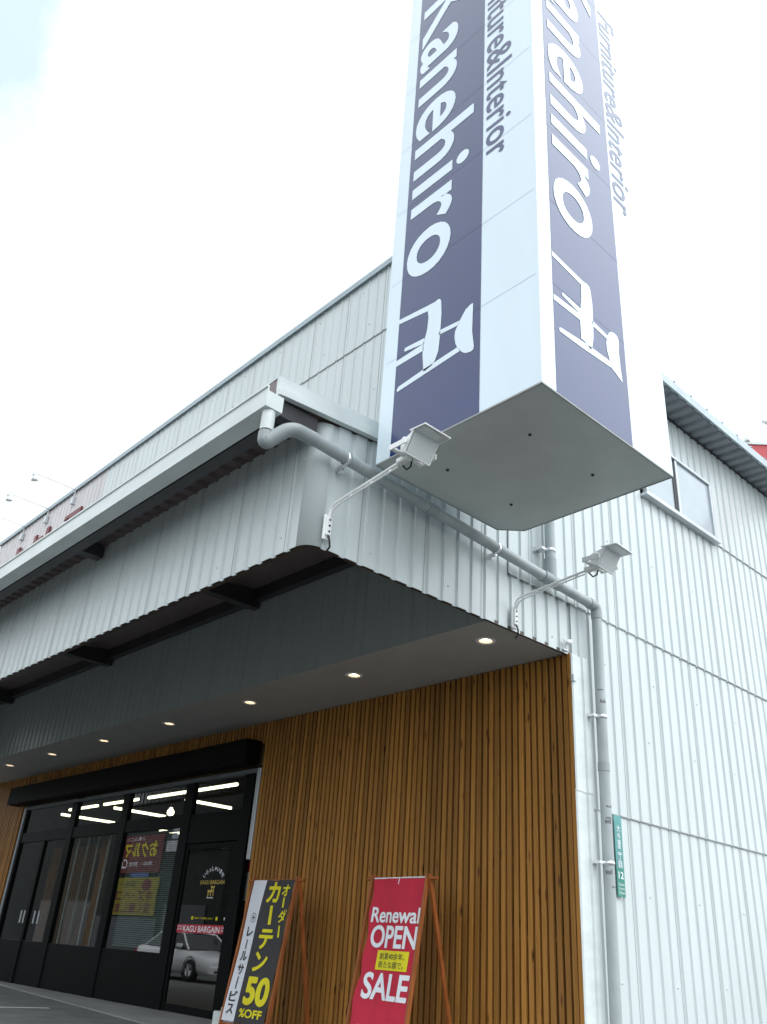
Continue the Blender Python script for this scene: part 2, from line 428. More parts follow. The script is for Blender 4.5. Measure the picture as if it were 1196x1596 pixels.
# ------------------------------------------------------------------ corrugated sheets
PITCH = 0.225
PROF = [(0.0, 0.0), (0.146, 0.0), (0.160, -0.023), (0.211, -0.023)]
def prof_pts(s0, s1, pitch=PITCH, prof=PROF):
    k = math.floor(s0 / pitch); o = []
    def dep(s):
        t = s % pitch
        for (a, da), (b, db) in zip(prof, prof[1:] + [(pitch, prof[0][1])]):
            if a <= t <= b: return da + (db - da) * (t - a) / (b - a)
        return 0
    o.append((s0, dep(s0)))
    while k * pitch < s1:
        for a, d in prof:
            s = k * pitch + a
            if s0 + 1e-4 < s < s1 - 1e-4: o.append((s, d))
        k += 1
    o.append((s1, dep(s1))); return o
def corrugate(mb, path, s0, s1, z0, z1, off=0.0, mi=0, seam_mi=1, lap=4, thick=0.008, pitch=PITCH, prof=PROF, screws=()):
    """path(s)->(x,y,nx,ny); z0/z1 numbers or functions of s"""
    fz0 = z0 if callable(z0) else (lambda s: z0); fz1 = z1 if callable(z1) else (lambda s: z1)
    cols = prof_pts(s0, s1, pitch, prof); vs = []; fs = []; n = 0
    for s, d in cols:
        x, y, nx, ny = path(s); a = d + off; b = a - thick
        zz0, zz1 = fz0(s), fz1(s)
        vs += [(x + nx * a, y + ny * a, zz0), (x + nx * a, y + ny * a, zz1), (x + nx * b, y + ny * b, zz0), (x + nx * b, y + ny * b, zz1)]
    for i in range(len(cols) - 1):
        a, b = i * 4, (i + 1) * 4
        fs += [(a, b, b + 1, a + 1), (a + 2, a + 3, b + 3, b + 2), (a, a + 2, b + 2, b), (a + 1, b + 1, b + 3, a + 3)]
    mb.mesh(vs, fs, mi)
    if lap:
        k = math.ceil(s0 / (lap * pitch))
        while k * lap * pitch < s1:
            s = k * lap * pitch + 0.140
            if s0 + .05 < s < s1 - .02:
                x, y, nx, ny = path(s); x2, y2, _, _ = path(s + 0.009); e = off + 0.0025
                mb.face([(x + nx * e, y + ny * e, fz0(s)), (x2 + nx * e, y2 + ny * e, fz0(s)), (x2 + nx * e, y2 + ny * e, fz1(s)), (x + nx * e, y + ny * e, fz1(s))], seam_mi)
            k += 1
    for z in screws:
        k = math.ceil(s0 / pitch)
        while k * pitch < s1 - .1:
            if (k * 7 + int(z * 10)) % 5 == 0:
                s = k * pitch + 0.07; x, y, nx, ny = path(s); e = off
                c = V(x + nx * e, y + ny * e, z + 0.02 * math.sin(k * 3.1))
                mb.lathe([(0.011, 0), (0.011, 0.006), (0.0, 0.008)], c, V(nx, ny, 0), n=8, mi=mi)
            k += 1
def line_path(x0, y0, dx, dy, nx, ny):
    return lambda s: (x0 + dx * s, y0 + dy * s, nx, ny)

# ================================================================== SETTING
FY = -4.0           # canopy front face
ZS = 4.35           # soffit height
XL = -18.5          # far end of the shop front

# ground: gently falls away from the porch, reaches the horizon
mb = MB()
xs = [-400, -60, -25, -10, 0, 10, 30, 400]; ys = [-400, -60, -30, -14, -8, -3.0, 30, 400]
def gz(y): return -0.02 if y >= -3 else (-0.14 if y <= -8 else -0.02 - 0.12 * (-3 - y) / 5)
vs = [(x, y, gz(y)) for y in ys for x in xs]; n = len(xs)
mb.mesh(vs, [(j * n + i, j * n + i + 1, (j + 1) * n + i + 1, (j + 1) * n + i) for j in range(len(ys) - 1) for i in range(n - 1)])
tag(mb.build("ground", ASPH), kind='structure')
mb = MB()
def porch_y(x): return -0.445 + (x + 13.53) * (-1.392 + 0.445) / (13.53 - 5.99)
edge = [(XL - 4, porch_y(XL - 4) + .25), (XL, porch_y(XL) + .2), (-13.53, porch_y(-13.53)), (-5.99, porch_y(-5.99)), (0.6, porch_y(0.6))]
for (xa, ya), (xb, yb) in zip(edge, edge[1:]):
    mb.face([(xa, ya, 0), (xb, yb, 0), (xb, 9, 0), (xa, 9, 0)])
    mb.face([(xa, ya, -0.06), (xb, yb, -0.06), (xb, yb, 0), (xa, ya, 0)])
tag(mb.build("porch_floor", CONC), kind='structure')
mb = MB(); mb.face([(-8.45, -2.99, -0.016), (-8.35, -2.99, -0.016), (-8.35, -1.7, -0.016), (-8.45, -1.7, -0.016)])
tag(mb.build("parking_line", PAINT), kind='structure')

# ================================================================== STORE BUILDING
store = thing("store_building", "white corrugated metal store with a deep canopy and timber slatted front", "building", (0, 0, 0))

# --- side wall in tiers, each upper sheet lapping over the lower one
side = line_path(0, 0, 0, 1, 1, 0)
mb = MB()
corrugate(mb, side, 0.06, 15.9, 0.0, 2.64, 0.0, screws=(0.9, 1.8))
corrugate(mb, side, 0.62, 15.9, 2.61, 5.02, 0.012, screws=(3.6, 4.4))
corrugate(mb, side, 0.06, 0.62, 2.62, 5.00, 0.012)
corrugate(mb, side, -1.13, 1.95, 5.00, 9.30, 0.024, screws=(6.2,)); corrugate(mb, side, -2.28, -1.13, 5.75, 9.30, 0.020)
corrugate(mb, side, 1.95, 15.9, 4.99, 7.38, 0.024, screws=(6.2,))
corrugate(mb, side, 4.22, 15.9, 7.36, 9.30, 0.036, screws=(8.4,))
corrugate(mb, side, 1.95, 4.22, 8.47, 9.30, 0.030)
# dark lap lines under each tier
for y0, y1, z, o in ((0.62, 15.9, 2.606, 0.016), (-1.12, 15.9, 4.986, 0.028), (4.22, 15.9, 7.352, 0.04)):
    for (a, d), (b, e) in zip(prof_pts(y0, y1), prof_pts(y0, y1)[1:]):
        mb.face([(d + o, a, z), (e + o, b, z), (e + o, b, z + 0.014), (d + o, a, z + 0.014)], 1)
mb.build("side_wall", [SHEET, SEAM], store)
# corner flashing beside the timber
mb = MB()
pr = [(0.030, -0.002), (0.046, 0.012), (0.046, 0.115), (0.030, 0.130), (0.026, 0.142), (0.026, 0.205), (0.052, 0.215), (0.052, 0.30), (0.02, 0.315)]
for z0, z1, o in ((0.0, 2.78, 0.0), (2.76, 4.34, 0.006)):
    for (a, b), (c, d) in zip(pr, pr[1:]):
        mb.face([(a + o, b, z0), (c + o, d, z0), (c + o, d, z1), (a + o, b, z1)])
mb.box(0.033, 0.075, -0.012, 0.05, 4.0, 4.075)
mb.build("corner_flashing", TRIM, store)
# plain shell behind the cladding: back, left end, roof
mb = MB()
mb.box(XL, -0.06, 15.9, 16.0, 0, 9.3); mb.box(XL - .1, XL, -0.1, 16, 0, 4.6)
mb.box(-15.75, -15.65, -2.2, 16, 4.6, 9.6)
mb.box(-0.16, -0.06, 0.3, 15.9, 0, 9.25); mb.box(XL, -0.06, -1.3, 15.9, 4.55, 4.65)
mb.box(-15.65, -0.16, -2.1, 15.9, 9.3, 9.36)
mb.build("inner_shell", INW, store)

# --- front parapet of the upper block
mb = MB()
front_up = line_path(-15.75, -2.30, 1, 0, 0, -1)
PPF = [(0, 0), (.170, 0), (.176, .011), (.192, .011)]
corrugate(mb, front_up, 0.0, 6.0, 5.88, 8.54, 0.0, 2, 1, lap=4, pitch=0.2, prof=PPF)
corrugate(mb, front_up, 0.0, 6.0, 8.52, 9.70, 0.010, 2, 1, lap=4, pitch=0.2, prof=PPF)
corrugate(mb, front_up, 6.0, 15.73, 5.88, 8.54, 0.0, 0, 1, lap=4, pitch=0.2, prof=PPF, screws=(7.6,))
corrugate(mb, front_up, 6.0, 15.73, 8.52, 9.70, 0.010, 0, 1, lap=4, pitch=0.2, prof=PPF, screws=(8.8, 9.5))
for (a, d), (b, e) in zip(prof_pts(6.0, 15.7, .2, PPF), prof_pts(6.0, 15.7, .2, PPF)[1:]):
    for q in (0,):
        mb.face([(-15.75 + a, -2.314 - d, 8.508), (-15.75 + b, -2.314 - e, 8.508), (-15.75 + b, -2.314 - e, 8.522), (-15.75 + a, -2.314 - d, 8.522)], 1)
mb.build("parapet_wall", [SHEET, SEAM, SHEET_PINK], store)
mb = MB()
mb.bbox(-15.80, 0.05, -2.37, -2.18, 9.70, 9.765); mb.box(-15.80, 0.05, -2.366, -2.352, 9.66, 9.70)
mb.build("parapet_coping", TRIM_G, store)

# --- canopy fascia: front, rounded corner, side
RC = 0.17; X0 = XL
L1 = (0 - RC) - X0; LA = RC * math.pi / 2
def fpath(s):
    if s <= L1: return (X0 + s, FY, 0, -1)
    if s <= L1 + LA:
        t = (s - L1) / RC
        return (-RC + RC * math.sin(t), FY + RC - RC * math.cos(t), math.sin(t), -math.cos(t))
    return (0, FY + RC + (s - L1 - LA), 1, 0)
def ftop(s):
    if s <= L1 + LA: return 5.69
    y = FY + RC + (s - L1 - LA); return 5.69 + 0.09 * (y + 4.0)
SY = L1 + LA - (FY + RC)     # s = SY + y on the side
mb = MB()
# split arc finely by using a fine profile there
corrugate(mb, fpath, 0, L1, 4.33, ftop, 0.0, 0, 1, screws=(4.5, 5.3))
def arc_sheet():
    cols = []
    ss = sorted(set([round(L1 + LA * k / 14, 5) for k in range(15)]))
    vs = []; fs = []
    for s in ss:
        x, y, nx, ny = fpath(s)
        for z in (4.33, 5.69): vs.append((x, y, z))
        for z in (4.33, 5.69): vs.append((x - nx * .008, y - ny * .008, z))
    for i in range(len(ss) - 1):
        a, b = i * 4, i * 4 + 4
        fs += [(a, b, b + 1, a + 1), (a + 2, a + 3, b + 3, b + 2), (a, a + 2, b + 2, b)]
    mb.mesh(vs, fs, 0, True)
arc_sheet()
corrugate(mb, fpath, L1 + LA, SY - 1.13, 4.33, lambda s: min(ftop(s), 9), 0.002, 0, 1, screws=(4.5, 5.3))
corrugate(mb, fpath, SY - 1.13, SY + 0.10, 4.33, 5.01, 0.002, 0, 1, screws=(4.45,))
mb.build("canopy_fascia", [SHEET, SEAM], store)
# brown angle along the inside of the fascia foot
mb = MB()
ss = [L1 * k / 4 for k in range(5)] + [L1 + LA * k / 12 for k in range(1, 13)] + [SY - 0.02]
ring = []
for s in ss:
    x, y, nx, ny = fpath(s)
    ring.append([(x - nx * a, y - ny * a, z) for a, z in ((0.035, 4.335), (0.035, 4.40), (0.15, 4.40), (0.15, 4.388), (0.047, 4.388), (0.047, 4.335))])
for a, b in zip(ring, ring[1:]):
    for k in range(6): mb.face([a[k], b[k], b[(k + 1) % 6], a[(k + 1) % 6]])
# stiffener strip bowing across the rounded corner
mb.build("fascia_edge_angle", STEEL_B, store)

# --- roof deck of the canopy: corrugated, sloping up to the parapet
def deck(x0, x1, y0, y1, z0, slope, axis_x=True, pitch=0.25, h=0.045):
    vs = []; fs = []; prof = [(0, 0), (.11, 0), (.14, h), (.22, h)]
    cols = prof_pts(x0, x1, pitch, prof)
    for s, d in cols:
        for y in (y0, y1):
            z = z0 + slope * (y - y0) + d
            vs += [(s, y, z), (s, y, z + .008)]
    for i in range(len(cols) - 1):
        a, b = i * 4, i * 4 + 4
        fs += [(a, a + 2, b + 2, b), (a + 1, b + 1, b + 3, a + 3), (a, b, b + 1, a + 1), (a + 2, a + 3, b + 3, b + 2)]
    return vs, fs
mb = MB(); vs, fs = deck(XL, -0.02, -4.56, -2.26, 5.66, 0.085)
mb.mesh(vs, fs)
mb.box(XL, -0.03, -2.26, -1.35, 5.86, 5.87)
mb.box(-0.20, 0.012, -4.572, -4.562, 5.60, 5.845)
mb.build("canopy_roof_deck", DECK, store)
# raised ribs of the canopy roof, their dark ends showing over the gutter
mb = MB(); x = -0.36
while x > XL:
    for (w0, w1, mi) in ((0.075, 0.045, 0),):
        z0, z1 = 5.705, 5.705 + 0.085 * 2.2
        a = [(x - w0, -4.56, z0), (x + w0, -4.56, z0), (x + w1, -4.56, z0 + .07), (x - w1, -4.56, z0 + .07)]
        b = [(x - w0, -2.36, z1), (x + w0, -2.36, z1), (x + w1, -2.36, z1 + .07), (x - w1, -2.36, z1 + .07)]
        mb.face(a, 0); mb.face([a[0], b[0], b[3], a[3]], 1); mb.face([a[1], a[2], b[2], b[1]], 1); mb.face([a[3], b[3], b[2], a[2]], 1)
    x -= 0.333
mb.build("roof_rib", [STEEL_D, SHEET], store)
# gable verge flashing
mb = MB()
def verge(y): return 5.70 + 0.085 * (y + 4.57)
for (y0, y1) in ((-4.575, -2.31),):
    for (xa, xb, a, b) in ((0.012, 0.055, 0.02, 0.165), (0.02, 0.085, -0.055, 0.02)):
        mb.mesh([(xa, y0, verge(y0) + a), (xb, y0, verge(y0) + a), (xb, y0, verge(y0) + b), (xa, y0, verge(y0) + b),
                 (xa, y1, verge(y1) + a), (xb, y1, verge(y1) + a), (xb, y1, verge(y1) + b), (xa, y1, verge(y1) + b)],
                [(0, 1, 2, 3), (7, 6, 5, 4), (0, 4, 5, 1), (1, 5, 6, 2), (2, 6, 7, 3), (3, 7, 4, 0)])
    mb.mesh([(-0.20, y0 + .01, verge(y0) + .166), (0.012, y0, verge(y0) + .164), (0.012, y1, verge(y1) + .164), (-0.20, y1, verge(y1) + .166)], [(0, 1, 2, 3)])
mb.build("verge_flashing", TRIM, store)
# purlins and rafters, dark steel
mb = MB()
mb.box(-0.16, 0.008, -4.50, -4.045, 5.475, 5.645)          # end of the eave purlin
mb.box(XL, -0.16, -4.50, -4.36, 5.44, 5.645)
mb.box(XL, -0.30, -1.56, -1.44, 5.67, 5.86)
for x in (-4.68, -9.52, -14.36):
    for w, za, zb, zc, zd in ((.05, 5.58, 5.60, 5.66, 5.85), (.08, 5.56, 5.58, 5.58, 5.60)):
        y0, y1 = -3.6, -1.56
        mb.mesh([(x - w, y1, za), (x + w, y1, za), (x + w, y0, zb), (x - w, y0, zb), (x - w, y1, zd if w < .1 else zc), (x + w, y1, zd if w < .1 else zc), (x + w, y0, zc if w < .1 else zd), (x - w, y0, zc if w < .1 else zd)],
                [(0, 1, 2, 3), (4, 7, 6, 5), (0, 4, 5, 1), (2, 6, 7, 3), (0, 3, 7, 4), (1, 5, 6, 2)])
    mb.box(x - .08, x + .08, -4.36, -4.025, 5.49, 5.66)
    mb.box(x - .08, x + .08, -1.58, -1.44, 5.57, 5.67)
for y in (-3.3, -2.3):
    mb.box(XL, -0.28, y, y + .07, verge(y) - .08, verge(y) - .045)
mb.build("canopy_framing", STEEL_D, store)
# inner corrugated face rising from the soffit
mb = MB()
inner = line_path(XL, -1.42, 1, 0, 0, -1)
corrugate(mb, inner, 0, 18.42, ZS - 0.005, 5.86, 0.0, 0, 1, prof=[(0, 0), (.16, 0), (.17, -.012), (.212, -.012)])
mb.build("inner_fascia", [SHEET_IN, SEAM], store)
# soffit board
mb = MB(); DLX = [-0.507, -2.858, -5.316, -7.774, -10.244, -12.643, -14.995]; hb = 0.084
mb.box(XL, -0.035, -1.415, -0.91 - hb, ZS, ZS + 0.012); mb.box(XL, -0.035, -0.91 + hb, 0.06, ZS, ZS + 0.012)
ends = [-0.035] + [e for x in DLX for e in (x + hb, x - hb)] + [XL]
for a, b in zip(ends[0::2], ends[1::2]): mb.box(b, a, -0.91 - hb, -0.91 + hb, ZS, ZS + 0.012)
mb.build("soffit", SOFFIT, store)
mb = MB()
for a, b in zip(prof_pts(-1.42, 0.02), prof_pts(-1.42, 0.02)[1:]):
    mb.box(-0.034, -0.006 + a[1], a[0], b[0], ZS - 0.022, ZS + 0.02)
mb.build("soffit_edge_trim", STEEL_B, store)

# --- timber slats
def slats(mb, x0, x1, z0, z1):
    k = math.ceil((x0) / 0.095)
    while k * 0.095 + 0.058 <= x1 + 1e-6:
        x = k * 0.095
        j = random.uniform(-.0025, .0025); d = random.uniform(-.003, .003)
        mb.bbox(x + j, x + 0.061 + j, 0.0 + d, 0.042, z0, z1 + random.uniform(-.004, 0), 0.003)
        k += 1
mb = MB()
slats(mb, -6.08, 0.00, 0.03, 4.345); mb.bbox(-.022, .026, -.004, .066, .03, 4.345, .003); slats(mb, -15.9, -6.09, 4.0, 4.345); slats(mb, XL, -15.92, 0.03, 4.345)
for z in (4.30, 3.59, 2.785, 2.05, 1.273, 0.45):
    mb.bbox(-6.08, 0.033, 0.043, 0.066, z - .028, z + .028, 0.003)
    mb.bbox(XL, -15.92, 0.043, 0.066, z - .028, z + .028, 0.003)
mb.build("slat_cladding", WOOD, store)
mb = MB()
mb.box(-6.08, -0.02, 0.07, 0.10, 0, 4.35); mb.box(-15.9, -6.08, 0.07, 0.10, 3.66, 4.35); mb.box(XL, -15.9, 0.07, 0.10, 0, 4.35)
mb.build("backing_board", BACK, store)

# --- header over the entrance
mb = MB()
mb.bbox(-16.25, -6.17, -0.30, -0.006, 3.64, 4.03, 0.008)
mb.box(-12.9, -12.6, -0.02, -0.004, 3.58, 3.64); mb.box(-8.45, -8.25, -0.304, -0.30, 3.64, 3.72)
mb.build("entrance_header", HEADER, store)

# --- glazed shopfront: frame, panes, doors
gf = MB()
def fr(x0, x1, z0, z1, y0=0.0, y1=0.09, mi=0): gf.bbox(x0, x1, y0, y1, z0, z1, 0.006, mi)
for x0, x1 in ((-13.15, -12.87), (-10.78, -10.52), (-8.40, -8.12), (-6.53, -6.28)): fr(x0, x1, 0, 3.53)
fr(-15.72, -15.62, 0, 3.53)
fr(-15.72, -6.2, 3.53, 3.60, -0.02, 0.09, 1)
for a, b in ((-15.62, -13.15), (-12.87, -10.78), (-10.52, -8.40)):
    fr(a, b, 2.79, 3.01, 0.01, 0.08); fr(a, b, 0.0, 0.80, 0.015, 0.07)
fr(-8.12, -6.53, 2.50, 2.98, 0.01, 0.08)
fr(-14.35, -14.22, 0.80, 2.79, 0.01, 0.08); fr(-14.35, -14.22, 0, .8, -.004, 0.015)
gf.build("shopfront_frame", [FRAME, mat("dull_rail", (0.10, 0.11, 0.115), .5)], store)
mb = MB(); mb.bbox(-6.21, -6.115, -0.006, 0.10, 2.2, 3.60, 0.004); mb.build("jamb_trim", ALU, store); mb = MB(); mb.bbox(-15.84, -15.73, -0.006, 0.10, 0.2, 3.6, 0.004)
mb.build("jamb_trim", mat("dull_jamb", (0.26, 0.29, 0.32), .4), store)
win = MB()
for a, b in ((-15.62, -14.35), (-14.22, -13.15), (-12.87, -10.78), (-10.52, -8.40)):
    win.face([(a, 0.05, 0.80), (b, 0.05, 0.80), (b, 0.05, 2.79), (a, 0.05, 2.79)])
for a, b in ((-15.62, -13.15), (-12.87, -10.78), (-10.52, -8.40), (-8.12, -6.53)):
    z0 = 2.98 if a == -8.12 else 3.01
    win.face([(a, 0.05, z0), (b, 0.05, z0), (b, 0.05, 3.53), (a, 0.05, 3.53)])
win.face([(-6.28, 0.05, 0.05), (-6.21, 0.05, 0.05), (-6.21, 0.05, 3.53), (-6.28, 0.05, 3.53)])
win.build("shopfront_glazing", GLASS, store)
# automatic door leaf with its own glass and stickers
mb = MB()
for x0, x1, z0, z1 in ((-8.12, -8.03, 0.01, 2.49), (-6.62, -6.53, 0.01, 2.49), (-8.03, -6.62, 2.40, 2.49), (-8.03, -6.62, 0.01, 0.11)):
    mb.bbox(x0, x1, 0.02, 0.065, z0, z1, 0.005)
door = mb.build("entrance_door", FRAME, store)
mb = MB(); mb.face([(-8.03, 0.042, .11), (-6.62, 0.042, .11), (-6.62, 0.042, 2.40), (-8.03, 0.042, 2.40)])
mb.build("door_glass", GLASS, door)
FD = lambda u, v, d: (u, 0.040 - d, v)
mb = MB()
mb.prism([(-8.02, 1.125), (-6.52, 1.135), (-6.52, 1.26), (-8.02, 1.25)], FD, 0.0, 0.004, 1)
put_text(mb, "KAGU BARGAIN", (-7.82, -6.74, 1.145, 1.235), FD, 0.006, 0, bold=0.012)
for u in (-8.0, -6.70):
    put_text(mb, "KAGU", (u, u + .15, 1.205, 1.235), FD, 0.006, 0); put_text(mb, "BARGAIN", (u, u + .15, 1.165, 1.195), FD, 0.006, 0)
def archw(u, v):
    c = -7.137; t = (u - c) / 0.30; r = 0.36 + (v - 1.965)
    a = t * 0.92
    return c + r * math.sin(a), 1.70 + r * math.cos(a) * .98
put_text(mb, "いらっしゃいませ", (-7.41, -6.865, 1.965, 2.045), FD, 0.004, 0, bold=0.02, warp=archw)
put_text(mb, "KAGU BARGAIN", (-7.50, -6.79, 1.850, 1.915), FD, 0.004, 2, bold=0.01)
CH = [  # little chair mark
    [(-7.25, 1.735), (-7.08, 1.735), (-7.08, 1.765), (-7.25, 1.765)], [(-7.24, 1.68), (-7.22, 1.68), (-7.21, 1.735), (-7.235, 1.735)],
    [(-7.165, 1.68), (-7.145, 1.68), (-7.145, 1.735), (-7.165, 1.735)], [(-7.085, 1.68), (-7.065, 1.68), (-7.075, 1.80), (-7.095, 1.80)],
    [(-7.15, 1.765), (-7.13, 1.765), (-7.13, 1.80), (-7.15, 1.80)], [(-7.17, 1.80), (-7.06, 1.795), (-7.055, 1.83), (-7.10, 1.82), (-7.16, 1.83)]]
for p in CH: mb.prism(p, FD, 0.0, 0.003, 2)
put_text(mb, "Reddy", (-7.25, -7.055, 1.632, 1.668), FD, 0.004, 0, bold=0.01)
mb.prism([(-6.64, 1.405), (-6.51, 1.405), (-6.585, 1.51)], FD, 0.0, 0.003, 3)
put_text(mb, "!", (-6.585, -6.572, 1.42, 1.475), FD, 0.005, 4)
mb.prism([(-6.665, 1.33), (-6.50, 1.33), (-6.50, 1.37), (-6.665, 1.37)], FD, 0.0, 0.003, 0)
put_text(mb, "自動ドアご注意ください", (-7.52, -6.98, 1.335, 1.365), FD, 0.004, 3, bold=0.01)
for u in (-7.62, -6.90): mb.prism([(u, 1.325), (u + .05, 1.325), (u + .05, 1.375), (u, 1.375)], FD, 0.0, 0.003, 3)
mb.build("door_stickers", [INK_W, INK_R, INK_G, INK_Y, INK_K], door)
for x in (-14.7, -14.52, -13.98, -13.76):
    mb = MB(); mb.prism([(x, 1.13), (x + .07, 1.13), (x + .07, 1.375), (x, 1.375)], lambda u, v, d: (u, 0.045 - d, v), 0, 0.003)
    mb.build("glass_sticker", ALU, store)

# --- upper side window
wf = MB()
y0, y1, z0, z1 = 2.02, 4.13, 7.37, 8.46
for a in ((y0, y1, z0, z0 + .06), (y0, y1, z1 - .05, z1), (y0, y0 + .05, z0 + .06, z1 - .05), (y1 - .05, y1, z0 + .06, z1 - .05)):
    wf.bbox(0.02, 0.10, a[0], a[1], a[2], a[3], .005)
wf.bbox(0.02, 0.085, 3.0, 3.06, z0 + .06, z1 - .05, .005)
wf.bbox(0.0, 0.13, y0 - .06, y1 + .05, z0 - .045, z0 - .002, .004)
wfo = wf.build("window", ALU, store)
mb = MB(); mb.box(0.03, 0.045, y0 + .05, 3.0, z0 + .06, z1 - .05); mb.build("pane", PANE_F, wfo)
mb = MB(); mb.box(0.05, 0.064, 3.06, y1 - .05, z0 + .06, z1 - .05); mb.build("pane", PANE_F, wfo)
mb = MB(); mb.box(0.046, 0.06, 2.93, 3.0, z0 + .06, z1 - .05); mb.build("mullion", STEEL_D, wfo)

# --- eave of the main roof over the side wall
mb = MB()
vs, fs = deck(-1.36, 15.9, -0.25, 0.46, 9.265, -0.02)
mb.mesh([(y, x, z) for x, y, z in vs], [tuple(reversed(f)) for f in fs])
mb.build("eave_deck", DECK_G, store)
mb = MB()
mb.bbox(0.46, 0.505, -1.40, 15.95, 9.285, 9.455, .004); mb.box(0.30, 0.46, -1.40, 15.95, 9.30, 9.306)
k = 0
y = -1.2
while y < 15.8:
    mb.bbox(0.45, 0.515, y, y + .05, 9.455, 9.475, .004); y += 0.52
mb.box(0.4995, 0.508, 4.55, 4.56, 9.29, 9.45)
mb.build("eave_gutter_board", TRIM_G, store)
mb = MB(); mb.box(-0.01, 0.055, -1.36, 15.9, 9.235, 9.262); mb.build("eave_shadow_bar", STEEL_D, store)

# ================================================================== GUTTER AND DRAINPIPE
gt = thing("roof_gutter", "long white box gutter along the canopy front eave", "gutter", (-9, -4.6, 5.3))
def L(o): return Matrix.Translation(-Vector(o.location))
mb = MB(); M = L(gt)
def T(o, *b): return b
gx0, gx1 = XL, 0.105
for b in ((gx0, gx1, -4.72, -4.705, 5.43, 5.66), (gx0, gx1, -4.545, -4.53, 5.43, 5.60), (gx0, gx1, -4.705, -4.545, 5.43, 5.445), (gx1 - .012, gx1, -4.705, -4.545, 5.445, 5.60)):
    mb.box(*b, M=M)
mb.box(gx0, gx1, -4.735, -4.72, 5.635, 5.66, M=M)
mb.build("trough", TRIM, gt)
x = -0.5
while x > XL:
    mb = MB()
    mb.box(x, x + .025, -4.70, -4.55, 5.60, 5.612, M=M); mb.box(x, x + .025, -4.73, -4.70, 5.655, 5.675, M=M)
    mb.build("hanger", STEEL_D, gt); x -= 1.15

dp = thing("drainpipe", "grey plastic drainpipe along the canopy side and down the corner", "drainpipe", (0.13, 0.42, 0))
M = L(dp)
R = 0.062
def tb(path, r, name, m, rnd=0.12, n=18):
    q = MB(); q.tube([M @ p for p in (arcpts(path, rnd, 8) if rnd else [Vector(p) for p in path])], r, n)
    return q.build(name, m, dp)
tb([(0.03, -4.625, 5.435), (0.03, -4.625, 5.22)], R + .002, "outlet", TRIM, 0)
tb([(0.03, -4.625, 5.20), (0.03, -4.625, 5.085), (0.150, -4.44, 5.30), (0.150, -4.15, 5.30)], R + .008, "elbow", PIPE_J, 0.11)
zf = lambda y: 5.295 + (y + 4.15) * (5.03 - 5.295) / (4.15 + 0.42)
tb([(0.150, -4.17, 5.30), (0.150, 0.30, zf(0.30))], R, "horizontal_run", PIPE, 0)
tb([(0.150, 0.26, zf(0.26)), (0.150, 0.42, 5.03), (0.150, 0.42, 4.87)], R + .007, "elbow", PIPE_J, 0.10)
tb([(0.150, 0.42, 4.9), (0.150, 0.355, 0.0)], R, "downpipe", PIPE, 0)
tb([(0.150, -0.50, 5.08), (0.150, -0.50, 9.2)], R, "feeder_pipe", PIPE, 0)
tb([(0.150, -0.66, zf(-.66)), (0.150, -0.34, zf(-.34))], R + .012, "tee_joint", PIPE_J, 0)
tb([(0.150, -0.50, 5.10), (0.150, -0.50, 5.36)], R + .010, "tee_socket", PIPE_J, 0)
for z, h in ((3.80, .05), (2.62, .03), (1.93, .06), (1.80, .02), (2.45, .07), (2.50, .02), (3.95, .03)):
    a0 = random.uniform(-.5, .6)
    q = MB()
    for k in range(4):
        t0 = a0 + k * .3 - 1.2; t1 = t0 + .3; rr = R + .0012
        hh = h * random.uniform(.4, 1.0)
        q.face([M @ V(0.150 + rr * math.cos(t), 0.355 + .0133 * zz + rr * math.sin(t), zz) for t, zz in ((t0, z), (t1, z), (t1, z + hh), (t0, z + hh))])
    q.build("grime_mark", STAIN, dp)
tb([(0.150, -2.62, zf(-2.62)), (0.150, -2.48, zf(-2.48))], R + .006, "coupler", PIPE_J, 0)
tb([(0.150, .396, 3.12), (0.150, .395, 3.02)], R + .006, "coupler", PIPE_J, 0)
def clamp(c, ax, wall_x=0.0):
    q = MB(); c = Vector(c); q.lathe([(R + .003, -.02), (R + .007, -.018), (R + .007, .018), (R + .003, .02)], M @ c, ax, 18)
    a = 0.0
    if abs(ax.z) > .5:
        q.box(0.02, 0.15, c.y - R - .09, c.y - R + .0, c.z - .014, c.z + .014, M=M); q.box(0.02, 0.05, c.y - R - .11, c.y - R - .07, c.z - .03, c.z + .03, M=M)
    else:
        q.box(0.0, 0.15, c.y - .014, c.y + .014, c.z - R - .03, c.z - R + .01, M=M)
        q.box(0.04, 0.10, c.y - .018, c.y + .018, c.z - R - .06, c.z - R - .025, M=M)
    q.build("clamp", ZINC, dp)
clamp((0.15, -3.75, zf(-3.75)), V(0, 1, -.06)); clamp((0.15, -1.50, zf(-1.5)), V(0, 1, -.06))
clamp((0.15, 0.403, 3.645), V(0, 0, 1)); clamp((0.15, 0.382, 2.045), V(0, 0, 1)); clamp((0.15, -0.50, 5.47), V(0, 0, 1))

